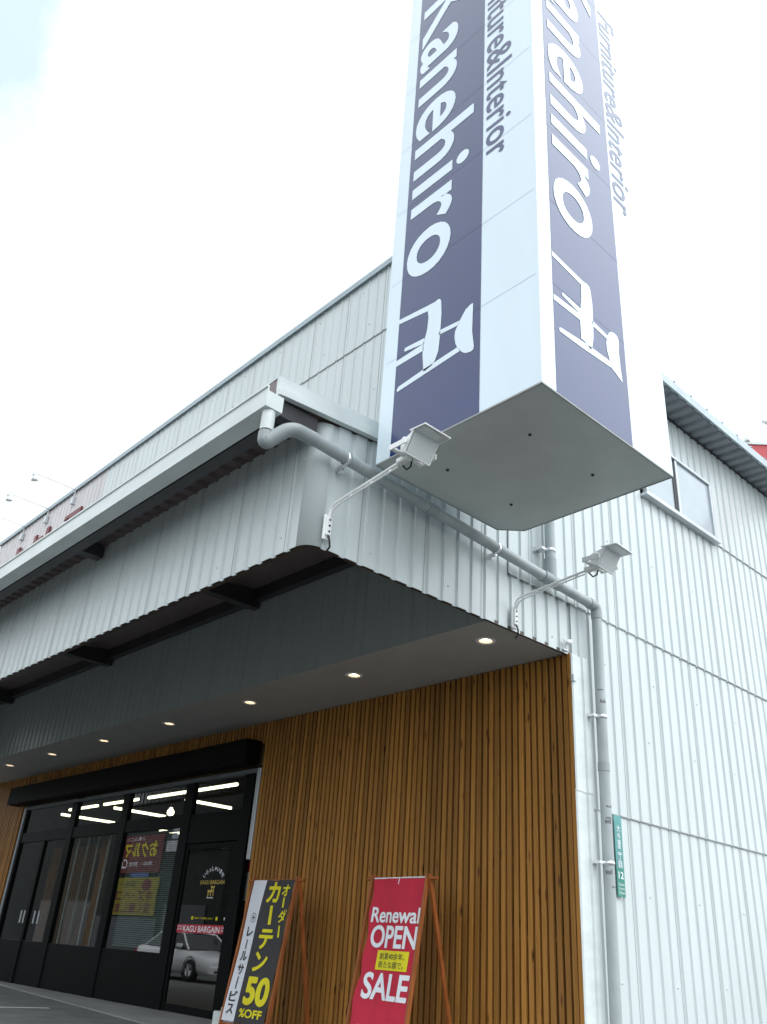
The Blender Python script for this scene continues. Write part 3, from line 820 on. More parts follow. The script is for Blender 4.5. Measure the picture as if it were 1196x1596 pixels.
# ================================================================== TOWER SIGN
SX0, SX1, SY0, SY1, SZ0, SZ1 = 0.30, 2.325, -3.495, -1.455, 5.258, 13.55
tower = thing("sign_tower", "tall square white and navy sign tower hung off the store corner", "sign", (1.3, -2.5, SZ0))
M = L(tower)
CHAM = 0.215
outl = [(SX0, SY0), (SX1, SY0), (SX1, SY1), (SX0 + CHAM, SY1), (SX0, SY1 - CHAM)]
mb = MB(); n = len(outl)
for i in range(n):
    a, b = outl[i], outl[(i + 1) % n]
    mb.face([M @ V(*a, SZ0), M @ V(*b, SZ0), M @ V(*b, SZ1), M @ V(*a, SZ1)])
mb.face([M @ V(*a, SZ1) for a in outl])
SEAMS = [6.47, 7.54, 8.62, 9.70, 10.78, 11.86, 12.94]
for z in SEAMS:   # panel joints, front and side
    mb.face([M @ V(SX0, SY0 - .0015, z), M @ V(SX1, SY0 - .0015, z), M @ V(SX1, SY0 - .0015, z + .005), M @ V(SX0, SY0 - .0015, z + .005)], 1)
    mb.face([M @ V(SX1 + .0015, SY0, z), M @ V(SX1 + .0015, SY1, z), M @ V(SX1 + .0015, SY1, z + .005), M @ V(SX1 + .0015, SY0, z + .005)], 1)
# corner trims
for cx, cy in ((SX1, SY0),):
    mb.box(cx - .035, cx + .002, cy - .002, cy + .0005, SZ0, SZ1, 0, M); mb.box(cx - .0005, cx + .002, cy + .0, cy + .035, SZ0, SZ1, 0, M)
mb.box(SX0 - .001, SX0 + .03, SY0 - .002, SY0, SZ0, SZ1, 0, M); mb.box(SX1, SX1 + .002, SY1 - .03, SY1, SZ0, SZ1, 0, M)
mb.build("casing", [SIGN_W, SIGN_S], tower)
mb = MB()
mb.face([M @ V(*a, SZ0 + .0) for a in reversed([(SX0 + .004, SY0 + .004), (SX1 - .004, SY0 + .004), (SX1 - .004, SY1 - .004), (SX0 + CHAM, SY1 - .004), (SX0 + .004, SY1 - CHAM)])])
for i in range(n):
    a, b = V(*outl[i], 0), V(*outl[(i + 1) % n], 0); d = (b - a).normalized(); nn = V(d.y, -d.x, 0)
    mb.face([M @ (p + V(0, 0, z)) for p, z in ((a + nn * .003, SZ0 - .004), (b + nn * .003, SZ0 - .004), (b + nn * .003, SZ0 + .012), (a + nn * .003, SZ0 + .012))], 1)
    mb.face([M @ (p + V(0, 0, SZ0 - .004)) for p in (a - nn * .012, b - nn * .012, b + nn * .003, a + nn * .003)], 1)
bot = mb.build("bottom_plate", [SIGN_B, SEAM], tower)
for x, y in ((1.767, -2.946), (0.777, -2.975), (1.776, -1.987), (0.796, -2.026)):
    q = MB(); q.lathe([(0.016, 0), (0.016, -.012), (0, -.014)], M @ V(x, y, SZ0), n=12); q.build("drain_hole", RUBBER, bot)
for z in (6.4, 8.1, 9.0):
    mb = MB(); mb.box(-0.02, SX0 + .01, -2.22, -2.10, z, z + .12, 0, M); mb.build("wall_bracket", STEEL_D, tower)
# faces: text space (u along the reading direction = down, v = across)
FF = lambda u, v, d: M @ V(SX0 + v, SY0 - d, u)
FR = lambda u, v, d: M @ V(SX1 + d, SY0 + v, u)
CHAIR_L = [
    [(6.973, .199), (6.904, .726), (6.915, .774), (6.895, .805), (6.861, .818), (6.70, .829), (6.609, .827), (6.436, .821), (6.237, .806), (6.14, .764), (6.105, .72), (6.098, .69), (6.084, .611), (6.30, .587), (6.444, .584), (6.51, .61), (6.594, .634), (6.751, .645), (6.842, .63), (6.914, .199)],
    [(6.51, .60), (6.536, .325), (6.515, .310), (6.489, .318), (6.442, .600)],
    [(6.444, .59), (6.427, .199), (6.355, .199), (6.354, .595)],
    [(6.144, 1.057), (6.113, .604), (6.076, .26), (6.045, .235), (6.018, .245), (6.03, .42), (6.082, 1.094)],
    [(6.488, .82), (6.46, 1.083), (6.411, 1.048), (6.436, .80)],
    [(6.572, 1.251), (6.578, 1.235), (6.576, 1.215), (6.549, 1.153), (6.46, 1.083), (6.357, 1.023), (6.289, 1.018), (6.21, 1.03), (6.144, 1.057), (6.064, 1.113), (6.028, 1.15), (6.012, 1.184), (6.000, 1.235), (6.010, 1.262), (6.045, 1.270), (6.231, 1.245), (6.348, 1.246)]]
CHAIR_R = [
    [(6.865, .199), (6.820, .70), (6.832, .740), (6.825, .780), (6.79, .80), (6.62, .818), (6.40, .812), (6.20, .80), (6.09, .775), (6.05, .755), (6.04, .74), (6.055, .71), (6.075, .66), (6.08, .60), (6.29, .597), (6.40, .60), (6.44, .614), (6.60, .640), (6.754, .645), (6.808, .199)],
    [(6.439, .61), (6.455, .345), (6.438, .326), (6.416, .333), (6.367, .60)],
    [(6.367, .60), (6.346, .199), (6.28, .199), (6.291, .60)],
    [(6.068, .726), (6.013, .285), (5.99, .262), (5.960, .275), (5.975, .60), (6.015, 1.075), (6.085, 1.06)],
    [(6.414, .80), (6.383, 1.046), (6.334, 1.03), (6.352, .80)],
    [(6.383, 1.046), (6.445, 1.08), (6.480, 1.131), (6.488, 1.18), (6.478, 1.222), (6.44, 1.240), (6.273, 1.228), (6.10, 1.235), (5.955, 1.250), (5.945, 1.238), (5.975, 1.18), (6.013, 1.082), (6.187, 1.02), (6.278, 1.014)]]
for nm, F, CH_, dk in (("front_face", FF, CHAIR_L, 0), ("side_face", FR, CHAIR_R, -.0)):
    mb = MB(); e = 0.003
    mb.face([F(SZ0 + .013, .199, e), F(SZ0 + .013, 1.342, e), F(SZ1 - .05, 1.342, e), F(SZ1 - .05, .199, e)][::(1 if nm == "side_face" else 1)])
    for z in SEAMS: mb.face([F(z, .199, e + .001), F(z, 1.342, e + .001), F(z + .004, 1.342, e + .001), F(z + .004, .199, e + .001)], 1)
    band = mb.build("navy_band", [SIGN_N, mat("navy_seam", (0.010, 0.022, 0.09), .3)], tower)
    mb = MB()
    # text reads downward: text x -> -z, text y -> +v
    G = lambda u, v, d, F=F: F(-u, v, d)
    put_text(mb, "Kanehiro", (-12.24, -7.40, 0.262, 1.205), G, 0.006, 0, bold=0.018, spacing=1.05)
    mb.build("lettering", SIGN_W, band)
    mb = MB()
    for p in CH_: mb.face([F(a, b, 0.006) for a, b in p], 0)
    mb.build("chair_emblem", SIGN_W, band)
    mb = MB()
    put_text(mb, "Furniture&Interior", (-11.92, -8.40, 1.385, 1.745), G, 0.004, 0, bold=0.010, spacing=1.03)
    mb.build("tagline", SIGN_N, tower)

# ================================================================== FLOODLIGHTS
def floodlight(loc, label):
    """arm floodlight, origin at its bracket on the wall; arm along +X"""
    t = thing("floodlight", label, "floodlight", loc, 0, "white arm floodlights on the canopy side")
    q = MB(); q.bbox(0.026, 0.05, -.045, .045, -.10, .16, .006); q.bbox(0.05, 0.075, -.03, .03, -.06, .13, .006)
    q.build("wall_bracket", LAMPW, t)
    for z in (.10, .04, -.02):
        q = MB(); q.lathe([(0.010, 0), (0.010, .008), (0, .01)], V(.075, 0, z), V(1, 0, 0), 8); q.build("bolt", STEEL_D, t)
    q = MB()
    q.tube(arcpts([(.06, 0, .06), (.06, 0, .25), (.24, 0, .275), (1.05, 0, .375)], .12, 8), .014, 10)
    q.tube(arcpts([(.19, 0, .232), (.30, 0, .248), (.98, 0, .330)], .03, 3), .008, 8)
    for x in (.34, .62, .86): q.box(x, x + .03, -.004, .004, .250 + (x - .3) * .1205, .285 + (x - .3) * .1205)
    q.tube([(.065, 0, .10), (.10, 0, .20), (.19, 0, .235)], .012, 8)
    q.build("arm", LAMPW, t)
    q = MB(); q.tube([(.07, 0, -.06), (.085, .01, -.12), (.07, .03, -.17), (.03, .03, -.2)], .010, 8)
    q.build("cable", RUBBER, t)
    q = MB(); q.tube([(1.00, .03, .355), (1.04, .05, .30), (1.09, .05, .31), (1.115, .04, .385)], .009, 8); q.build("cable", RUBBER, t)
    # yoke and head
    q = MB(); q.bbox(0.98, 1.13, -.035, .035, .345, .40, .01)
    q.bbox(1.06, 1.10, -.185, .185, .385, .41, .004)
    for sy in (-1, 1): q.bbox(1.06, 1.27, sy * .185 - .006, sy * .185 + .006, .375, .43, .004)
    q.build("yoke", LAMPW, t)
    q = MB()
    # tapered housing: back plate at x=1.10, mouth facing out and down
    A = [(1.12, -.105, .485), (1.12, .105, .485), (1.11, .105, .385), (1.11, -.105, .385)]
    B = [(1.315, -.150, .500), (1.315, .150, .500), (1.215, .150, .320), (1.215, -.150, .320)]
    q.mesh(A + B, [(0, 3, 2, 1), (0, 1, 5, 4), (1, 2, 6, 5), (2, 3, 7, 6), (3, 0, 4, 7)])
    # rim round the mouth
    for (a, b) in ((4, 5), (5, 6), (6, 7), (7, 4)):
        pa, pb = V(*(A + B)[a]), V(*(A + B)[b]); q.tube([pa, pb], .010, 6)
    # fins
    for k in range(4): q.box(1.14 + k * .04, 1.145 + k * .04, -.09, .09, .48, .508)
    for sy in (-1, 1): q.lathe([(0.028, 0), (0.028, .025), (.02, .03), (0, .03)], V(1.22, sy * .148, .43), V(0, sy, 0), 14)
    hd = q.build("lamp_head", LAMPW, t)
    q = MB(); d = V(.02, 0, -.014)
    Bv = [V(*p) + d * .3 for p in B]
    q.face([Bv[0] * .96 + Bv[2] * .04, Bv[1] * .96 + Bv[3] * .04, Bv[2] * .96 + Bv[0] * .04, Bv[3] * .96 + Bv[1] * .04][::-1])
    q.build("glass", LAMPG, hd)
    q = MB(); q.mesh([(1.27, -.155, .512), (1.46, -.155, .500), (1.46, .155, .500), (1.27, .155, .512), (1.27, -.155, .520), (1.46, -.155, .508), (1.46, .155, .508), (1.27, .155, .520)],
                     [(0, 3, 2, 1), (4, 5, 6, 7), (0, 1, 5, 4), (1, 2, 6, 5), (2, 3, 7, 6), (3, 0, 4, 7)])
    q.tube([(1.46, -.155, .498), (1.46, .155, .498)], .009, 6); q.tube([(1.29, -.155, .505), (1.46, -.155, .498)], .008, 6); q.tube([(1.29, .155, .505), (1.46, .155, .498)], .008, 6)
    q.build("visor", LAMPW, hd)
    q = MB(); q.face([(1.325, -.14, .501), (1.325, .14, .501), (1.445, .14, .494), (1.445, -.14, .494)]); q.build("visor_glass", LAMPG, hd)
    return t
fl1 = floodlight((0, -3.815, 4.50), "white arm floodlight just in front of the sign tower's lower corner")
fl2 = copy_tree(fl1); fl2.location = (0, -1.06, 4.435)
fl2['label'] = "white arm floodlight nearer the drainpipe's bend, above the soffit corner"
# twist second head a little by its own yaw
fl2.rotation_euler = (0, 0, math.radians(3))

# ================================================================== DOWNLIGHTS
DLX = [-0.507, -2.858, -5.316, -7.774, -10.244, -12.643, -14.995]
DLL = ["round recessed downlight nearest the sign tower corner of the soffit", "recessed downlight second from the timber corner, over the red sale banner side",
       "recessed downlight third from the timber corner, above the start of the dark header", "recessed downlight in the middle of the soffit row",
       "recessed downlight fifth from the timber corner", "recessed downlight next to last at the far end of the soffit", "last recessed downlight at the far left end of the soffit"]
for i, x in enumerate(DLX):
    if i == 0:
        t = thing("downlight", DLL[0], "downlight", (x, -0.91, ZS), 0, "downlights in the canopy soffit"); d0 = t
        q = MB(); q.lathe([(.080, .002), (.082, -.006), (.112, -.010), (.124, -.006), (.124, -.001)], V(0, 0, 0), n=36); q.build("trim_ring", LAMPW, t)
        q = MB(); q.lathe([(.080, -.004), (.074, .03), (.060, .075), (.058, .078)], V(0, 0, 0), n=36); q.build("reflector", DTRIM, t)
        q = MB(); q.lathe([(.070, .036), (.055, .028), (.0, .024)], V(0, 0, 0), n=28); q.build("lamp", DLAMP, t)
    else:
        c = copy_tree(d0); c.location = (x, -0.91, ZS); c['label'] = DLL[i]

# ================================================================== SPOTS ON THE PARAPET
def arm_spot(loc, label, out_y=-0.98):
    t = thing("arm_spotlight", label, "spotlight", loc, 0, "thin-armed spotlights above the canopy roof")
    q = MB(); q.bbox(-.045, .045, -.09, -.012, -.09, .09, .008); q.tube([(0, -.05, -.09), (0.02, -.05, -.14), (0, -.04, -.15)], .01, 6); q.build("junction_box", ALU, t)
    q = MB(); q.tube(arcpts([(0, -.05, .08), (0, -.05, .28), (-.0, out_y, .30)], .06, 6), .013, 8); q.tube([(0, out_y, .30), (0, out_y - .03, .26)], .014, 8); q.build("arm", ALU, t)
    q = MB(); q.lathe([(.0, .0), (.045, .005), (.05, .06), (.035, .085), (.05, .11), (.075, .18), (.065, .185), (0, .17)], V(0, out_y - .02, .30), V(0, .25, -1), 14); q.build("lamp_head", LAMPG, t)
    return t
sp0 = arm_spot((-11.24, -2.30, 9.41), "thin-armed spotlight on the parapet nearest the gutter corner")
for x, lb in ((-12.67, "middle of the three thin-armed spotlights on the parapet"), (-14.09, "thin-armed spotlight farthest along the parapet, cut by the photo edge")):
    c = copy_tree(sp0); c.location = (x, -2.30, 9.42); c['label'] = lb
# red letters whose tops rise over the gutter
t = thing("red_lettering", "dull red letter tops on the parapet just above the gutter", "sign", (-12.3, -2.33, 8.3))
M = L(t)
for p in ([(-11.45, 8.98), (-11.40, 9.06), (-10.60, 9.06), (-10.63, 8.93), (-10.95, 8.93), (-10.95, 8.3), (-11.15, 8.3), (-11.15, 8.98)],
          [(-12.42, 8.3), (-12.42, 9.12), (-12.25, 9.12), (-12.25, 8.3)],
          [(-13.10, 8.3), (-13.10, 9.12), (-12.96, 9.12), (-12.96, 8.98), (-12.58, 8.98), (-12.58, 8.88), (-12.96, 8.88), (-12.96, 8.3)],
          [(-14.12, 8.3), (-14.12, 9.10), (-13.94, 9.10), (-13.94, 8.97), (-13.72, 8.97), (-13.72, 8.88), (-13.94, 8.88), (-13.94, 8.3)]):
    q = MB(); q.prism(p, lambda u, v, d: M @ V(u, -2.325 - d, v), 0, 0.04); q.build("letter", RED_L, t)

# red board on the roof behind the eave
t = thing("rooftop_signboard", "red signboard with white top edge rising behind the side eave", "sign", (-0.2, 6.6, 9.4), 0)
M = L(t)
ax = V(0.70, 0.70, 0).normalized(); nb = V(.7, -.7, 0)
P = V(-0.19, 6.38, 0)
q = MB()
def brd(u, v, d): return M @ (P + ax * u + nb * d + V(0, 0, v))
q.prism([(0, 9.4), (4.5, 9.4), (4.5, 10.44), (0, 10.44)], brd, -.06, 0.0); q.build("panel", REDB, t)
q = MB(); q.prism([(-.03, 10.44), (4.53, 10.44), (4.53, 10.50), (-.03, 10.50)], brd, -.08, 0.025); q.build("cap", TRIM, t)
q = MB(); q.prism([(.2, 9.3), (.3, 9.3), (.3, 9.5), (.2, 9.5)], brd, -.3, -.06); q.prism([(3.2, 9.3), (3.3, 9.3), (3.3, 9.5), (3.2, 9.5)], brd, -.3, -.06); q.build("stay", STEEL_D, t)
t = thing("arm_spotlight", "white spotlight on an arm atop the red rooftop signboard", "spotlight", (-0.10, 6.44, 10.50))
q = MB(); q.bbox(-.05, .05, -.05, .05, 0, .09, .01); q.build("base", LAMPW, t)
q = MB(); q.tube([(0, 0, .08), (.25, .30, .53)], .016, 8); q.build("arm", LAMPW, t)
q = MB(); q.lathe([(.0, 0), (.055, .01), (.06, .10), (.09, .20), (0, .19)], V(.24, .30, .56), V(.7, .2, -.6), 14); q.build("lamp_head", LAMPW, t)

# ================================================================== ADDRESS PLATE, SENSOR LIGHT
t = thing("address_plate", "green vertical street address plate beside the drainpipe", "sign", (0.03, 0.79, 1.745))
M = L(t)
PA = lambda u, v, d: M @ V(0.030 + d, u, v)
q = MB()
q.prism([(0.712, 1.745), (0.862, 1.745), (0.862, 2.035), (0.712, 2.035)], PA, 0, .004, 0)
q.prism([(0.712, 2.035), (0.862, 2.035), (0.862, 2.605), (0.712, 2.605)], PA, 0, .0045, 1)
q.build("plate", [GREEN, GREEN2], t)
q = MB()
zz = 2.50
for ch, h in (("大", .075), ("今", .075), ("里", .075), ("二", .06), ("丁", .07), ("目", .07)):
    put_text(q, ch, (0.755, 0.825, zz - h, zz), PA, .006, 0, bold=0.01); zz -= h + .006
put_text(q, "12", (0.74, 0.84, 1.93, 2.005), PA, .006, 0, bold=0.02)
for i, s_ in enumerate(("Osaka", "2-chome", "12ban")): put_text(q, s_, (0.735, 0.845, 1.86 - i * .043, 1.888 - i * .043), PA, .006, 0)
q.build("lettering", INK_W, t)
t = thing("sensor_light", "tiny sensor lamp on wire stalks at the soffit corner", "sensor", (0.03, -0.09, 4.35))
q = MB(); q.tube([(0, 0, 0), (.02, -.02, .06), (.01, -.03, .13)], .005, 6); q.tube([(0, -.04, 0), (.015, -.05, .12), (.0, -.07, .14)], .004, 6); q.bbox(-.01, .02, -.06, .03, -.012, .01, .003)
q.build("stalk", ALU, t)
q = MB(); q.lathe([(0, 0), (.024, .01), (.032, .05), (.03, .08), (0, .085)], V(.012, -.01, .09), V(.3, .9, .35), 12); q.build("lamp_head", LAMPW, t)

# ================================================================== A-FRAME BANNER STANDS
def stand(x0, x1, slope, back, name_label, side='right', zt=1.83, ya=-0.65):
    t = thing("banner_stand", name_label, "banner stand", ((x0 + x1) / 2, ya, 0), 0, "wooden A-frame banner stands by the slatted wall")
    M = L(t)
    yf = lambda z: ya - (zt - z) * slope
    yb = lambda z: ya + (zt - z) * back
    def leg(x, fy, w=.048, th=.028, dy=0):
        q = MB()
        vs = []
        for z in (0.0, zt + .03):
            for (a, b) in ((x - th / 2, -w / 2), (x + th / 2, -w / 2), (x + th / 2, w / 2), (x - th / 2, w / 2)):
                vs.append(M @ V(a, fy(z) + b + dy, z))
        q.mesh(vs, [(0, 3, 2, 1), (4, 5, 6, 7), (0, 1, 5, 4), (1, 2, 6, 5), (2, 3, 7, 6), (3, 0, 4, 7)])
        q.build("leg", STANDW, t)
    leg(x0, yf); leg(x1, yf); leg(x0 + .032, yb); leg(x1 + .032, yb, dy=.01)
    q = MB(); q.tube([M @ V(x0 - .11, ya + .01, zt - .015), M @ V(x1 + .15, ya + .01, zt - .015)], .019, 10)
    q.tube([M @ V(x0, yf(.10), .10), M @ V(x1, yf(.10), .10)], .016, 8); q.tube([M @ V(x0 + .03, yb(.10), .10), M @ V(x1 + .03, yb(.10), .10)], .016, 8)
    q.build("crossbar", STANDW, t)
    S = lambda u, v, d: M @ V(u, yf(v) - .012 - d + 0.010 * math.sin(u * 9 + v * 2.2) - .006 * math.sin(v * 5), v)
    return t, S, yf
def cloth(F, poly_rows, mi=0, nx=10):
    """grid cloth between left/right edges; rows: (z, xl, xr)"""
    q = MB(); vs = []; fs = []
    for z, a, b in poly_rows:
        for k in range(nx + 1): vs.append(F(a + (b - a) * k / nx, z, 0))
    for i in range(len(poly_rows) - 1):
        for k in range(nx):
            p = i * (nx + 1) + k; fs.append((p, p + 1, p + nx + 2, p + nx + 1))
    q.mesh(vs, fs, mi, True); return q

# red SALE banner
t, S, yf = stand(-2.495, -1.575, 0.16, 0.262, "wooden A-frame with a red renewal sale banner in front of timber slats")
rows = []
for k in range(25):
    z = 1.815 - k * (1.815 - 0.06) / 24; rows.append((z, -2.455 + .03 * math.sin(k * .55) ** 2 + (0.025 if 5 < k < 15 else 0), -1.585))
q = cloth(S, rows); ban = q.build("banner", BAN_R, t)
q = MB()
FZ = lambda u, v, d: S(u, v, d + 0.006)
put_text(q, "Renewal", (-2.385, -1.595, 1.338, 1.502), FZ, 0, 0, bold=0.022)
put_text(q, "OPEN", (-2.345, -1.595, 1.078, 1.312), FZ, 0, 0, bold=0.024)
put_text(q, "SALE", (-2.335, -1.61, 0.567, 0.832), FZ, 0, 0, bold=0.026)
put_text(q, "クーポン", (-2.36, -1.66, 0.12, 0.335), FZ, 0, 0, bold=0.03)
q.build("lettering", INK_W, ban)
q = MB()
gy = [(-2.195, .857), (-1.675, .866), (-1.674, 1.060), (-2.192, 1.050)]
n_ = 8
vs = []
for k in range(n_ + 1):
    u = -2.195 + .52 * k / n_
    vs += [FZ(u, .860, -.001), FZ(u, 1.055, -.001)]
q.mesh(vs, [(2 * k, 2 * k + 2, 2 * k + 3, 2 * k + 1) for k in range(n_)], 0)
put_text(q, "創業40余年、", (-2.15, -1.73, 0.965, 1.035), FZ, .003, 1, bold=0.0)
put_text(q, "新たな顔で。", (-2.15, -1.73, 0.880, 0.950), FZ, .003, 1, bold=0.0)
q.build("yellow_label", [INK_Y, INK_K], ban)
q = MB(); q.tube([S(-2.47, 1.818, 0), S(-1.60, 1.826, 0)], .008, 8); q.tube([S(-2.0, 1.818, .006), S(-2.0, 1.75, .008)], .004, 6); q.build("top_rod", INK_W, ban)

# black / white curtain banner
t, S2, yf2 = stand(-4.985, -3.985, 0.142, 0.215, "wooden A-frame with a black and white curtain discount banner near the entrance door")
zt_, zb_ = 1.82, 0.135
rw = []; rk = []
for k in range(17):
    z = zt_ - k * (zt_ - zb_) / 16; f = k / 16
    a = -4.945 - .02 * f; s_ = -4.645 - .055 * f; b = -4.015 - .045 * f
    rw.append((z, a, s_)); rk.append((z, s_, b))
q = cloth(S2, rw, 0, 5); q2 = cloth(S2, rk, 1, 9); q.mesh(q2.v, q2.f, 1, True)
ban2 = q.build("banner", [BAN_W, BAN_K], t)
q = MB()
FZ2 = lambda u, v, d: S2(u, v, d + 0.006)
Y = 0
def strip(q, p, mi): q.face([FZ2(u, v, .001) for u, v in p], mi)
put_text(q, "カ", (-4.56, -4.285, 1.535, 1.795), FZ2, 0, 0, bold=0.035)
strip(q, [(-4.42, 1.267), (-4.356, 1.269), (-4.384, 1.499), (-4.440, 1.499)], 0)
put_text(q, "テ", (-4.54, -4.25, 0.976, 1.215), FZ2, 0, 0, bold=0.035)
put_text(q, "ン", (-4.53, -4.27, 0.715, 0.945), FZ2, 0, 0, bold=0.035)
put_text(q, "オ", (-4.235, -4.065, 1.615, 1.758), FZ2, 0, 0, bold=0.03)
strip(q, [(-4.165, 1.475), (-4.125, 1.475), (-4.135, 1.60), (-4.172, 1.60)], 0)
put_text(q, "タ", (-4.215, -4.05, 1.295, 1.44), FZ2, 0, 0, bold=0.03); strip(q, [(-4.085, 1.425), (-4.065, 1.415), (-4.078, 1.445), (-4.095, 1.45)], 0); strip(q, [(-4.055, 1.432), (-4.037, 1.42), (-4.048, 1.452), (-4.065, 1.455)], 0)
strip(q, [(-4.152, 1.123), (-4.112, 1.123), (-4.126, 1.262), (-4.162, 1.262)], 0)
put_text(q, "50", (-4.575, -4.075, 0.335, 0.66), FZ2, 0, 0, bold=0.045)
put_text(q, "%OFF", (-4.60, -4.125, 0.200, 0.295), FZ2, 0, 0, bold=0.03)
# white strip, dark writing
for k in range(24):
    a0, a1 = 2 * math.pi * k / 24, 2 * math.pi * (k + 1) / 24; c = (-4.755, 1.347)
    q.face([FZ2(c[0] + r * .062 * math.cos(a), c[1] + r * .060 * math.sin(a), .001) for a, r in ((a0, .9), (a0, 1), (a1, 1), (a1, .9))], 1)
put_text(q, "+", (-4.79, -4.72, 1.315, 1.38), FZ2, 0, 1, bold=0.01)
for ch, box in (("レ", (-4.845, -4.70, 1.115, 1.235)), ("ル", (-4.885, -4.72, 0.825, 0.94)), ("サ", (-4.885, -4.735, 0.665, 0.785)), ("ビ", (-4.91, -4.745, 0.355, 0.475)), ("ス", (-4.905, -4.765, 0.215, 0.325))):
    put_text(q, ch, box, FZ2, 0, 1, bold=0.02)
strip(q, [(-4.815, .96), (-4.795, .96), (-4.787, 1.08), (-4.807, 1.08)], 1); strip(q, [(-4.835, .50), (-4.815, .50), (-4.805, .64), (-4.825, .64)], 1)
q.build("lettering", [INK_Y, INK_K], ban2)
# small white weight at the foot
t = thing("stand_weight", "small white block by the foot of the curtain banner stand", "weight", (-5.35, -0.62, 0))
q = MB(); q.bbox(-.12, .12, -.10, .10, 0, .20, .015); q.build("block", TRIM, t)
q = MB(); q.tube([(-.06, 0, .2), (-.06, 0, .235), (.06, 0, .235), (.06, 0, .2)], .012, 6); q.build("handle", TRIM, t)

# ================================================================== INSIDE THE SHOP
def tubelight(a, b, label, grp="fluorescent lights inside the shop"):
    a, b = Vector(a), Vector(b); c = (a + b) / 2
    t = thing("fluorescent_light", label, "ceiling light", c, math.atan2(b.y - a.y, b.x - a.x), grp); h = (b - a).length / 2
    q = MB(); q.bbox(-h - .03, h + .03, -.05, .05, .03, .08, .01); q.build("housing", INW, t)
    q = MB(); q.tube([(-h, 0, 0), (h, 0, 0)], .032, 10); q.build("tube", TUBE, t); return t
TL = [((-15.76, 1.075, 3.7), (-14.24, 1.075, 3.7), "lit tube light across the shop at the far end behind the header"),
      ((-13.86, 1.06, 3.7), (-12.25, 1.06, 3.7), "lit tube light just inside the glass between the first two mullions"),
      ((-11.78, 1.06, 3.7), (-10.17, 1.06, 3.7), "lit tube light behind the middle pane's top edge"),
      ((-9.93, 1.06, 3.7), (-8.40, 1.06, 3.7), "lit tube light left of the door's mullion"),
      ((-8.06, 1.05, 3.7), (-6.60, 1.05, 3.7), "lit tube light over the entrance door beside the timber"),
      ((-16.86, 1.35, 3.7), (-16.86, 2.85, 3.7), "lit tube light running inward at the far end pane"),
      ((-14.14, 1.45, 3.7), (-14.14, 2.83, 3.7), "lit tube light running inward towards the round bulb"),
      ((-11.16, 1.60, 3.7), (-11.16, 2.78, 3.7), "lit tube light running inward above the entrance door header"),
      ((-17.1, 6.10, 3.7), (-15.7, 6.10, 3.7), "lit tube light deep inside seen through the door glass"),
      ((-17.0, 4.30, 3.7), (-16.8, 4.95, 3.7), "short lit tube light seen above the mirrored red board")]
for a, b, l_ in TL: tubelight(a, b, l_)
t = thing("bulb_lamp", "round warm bulb glowing inside beside the door mullion", "lamp", (-13.30, 2.49, 3.70))
q = MB(); q.lathe([(0, -.09), (.05, -.075), (.085, -.02), (.08, .03), (.04, .08), (.03, .11)], V(0, 0, 0), n=18); q.build("bulb", BULB, t)
q = MB(); q.tube([(0, 0, .10), (0, 0, .24)], .03, 10); q.build("socket", INW, t)
for i, (x, xb) in enumerate(((-13.59, -13.51), (-13.11, -12.99), (-12.60, -12.54), (-12.13, -11.99))):
    q = MB(); q.tube([V(0, 0, -1.62), V(0, 0, .5)], .022, 10); q.lathe([(.05, -1.62), (.05, -1.60), (.022, -1.58)], V(0, 0, 0), n=12)
    o = q.build("display_pole", POLEW, None, (x * .5 + xb * .5, 0.5, 2.37))
    tag(o, ["slim white pole behind the glass nearest the far mullion", "second slim white pole behind the glass", "third slim white pole beside the orange curtain", "slim white pole to the right of the orange curtain"][i], "pole", "white display poles inside the window")
q = MB()
vs = []; fs = []
for k in range(25):
    u = k / 24; x = -12.50 + .34 * u; y = .56 + .02 * math.sin(u * 30)
    vs += [(x, y, .75), (x, y, 2.86)]
q.mesh(vs, [(2 * k, 2 * k + 2, 2 * k + 3, 2 * k + 1) for k in range(24)], 0, True)
tag(q.build("display_curtain", CURT), "orange brown curtain hanging between the white poles inside", "curtain")
q = MB()
for k in range(56):
    z = 0.85 + k * .034; q.face([(-10.50, .19, z), (-8.75, .19, z), (-8.75, .205, z + .022), (-10.50, .205, z + .022)])
for x in (-10.3, -9.6, -9.0): q.box(x - .004, x + .004, .183, .186, .85, 2.78)
q.box(-10.5, -8.75, .17, .22, 2.755, 2.79)
tag(q.build("venetian_blind", BLIND), "grey venetian blind behind the pane left of the entrance door", "blind")
q = MB(); q.box(-7.53, -6.68, .62, .626, 1.85, 2.46); q.box(-7.53, -6.68, .61, .62, 2.46, 2.475)
tag(q.build("hanging_poster", OLIVE), "dim olive poster hanging behind the entrance door glass", "poster")
q = MB(); q.box(-6.46, -6.22, .14, .146, 2.03, 2.40, 0); q.box(-6.46, -6.22, .14, .146, 1.62, 2.03, 1)
tag(q.build("narrow_poster", [INK_R, INK_W]), "narrow red and white poster between door frame and timber edge", "poster")
q = MB(); q.box(XL, -0.3, .12, 15, 0.002, 0.012); q.build("shop_floor", INF, store)
mb = MB()
x = -15.55
while x < -13.2:
    mb.bbox(x, x + .07, .80, .84, .05, 2.75, .003); x += .125
for z in (.4, 1.5, 2.6): mb.box(-15.58, -13.15, .84, .87, z, z + .06)
tag(mb.build("slatted_screen", WOOD), "brown wooden slatted screen inside behind the far window panes", "screen")
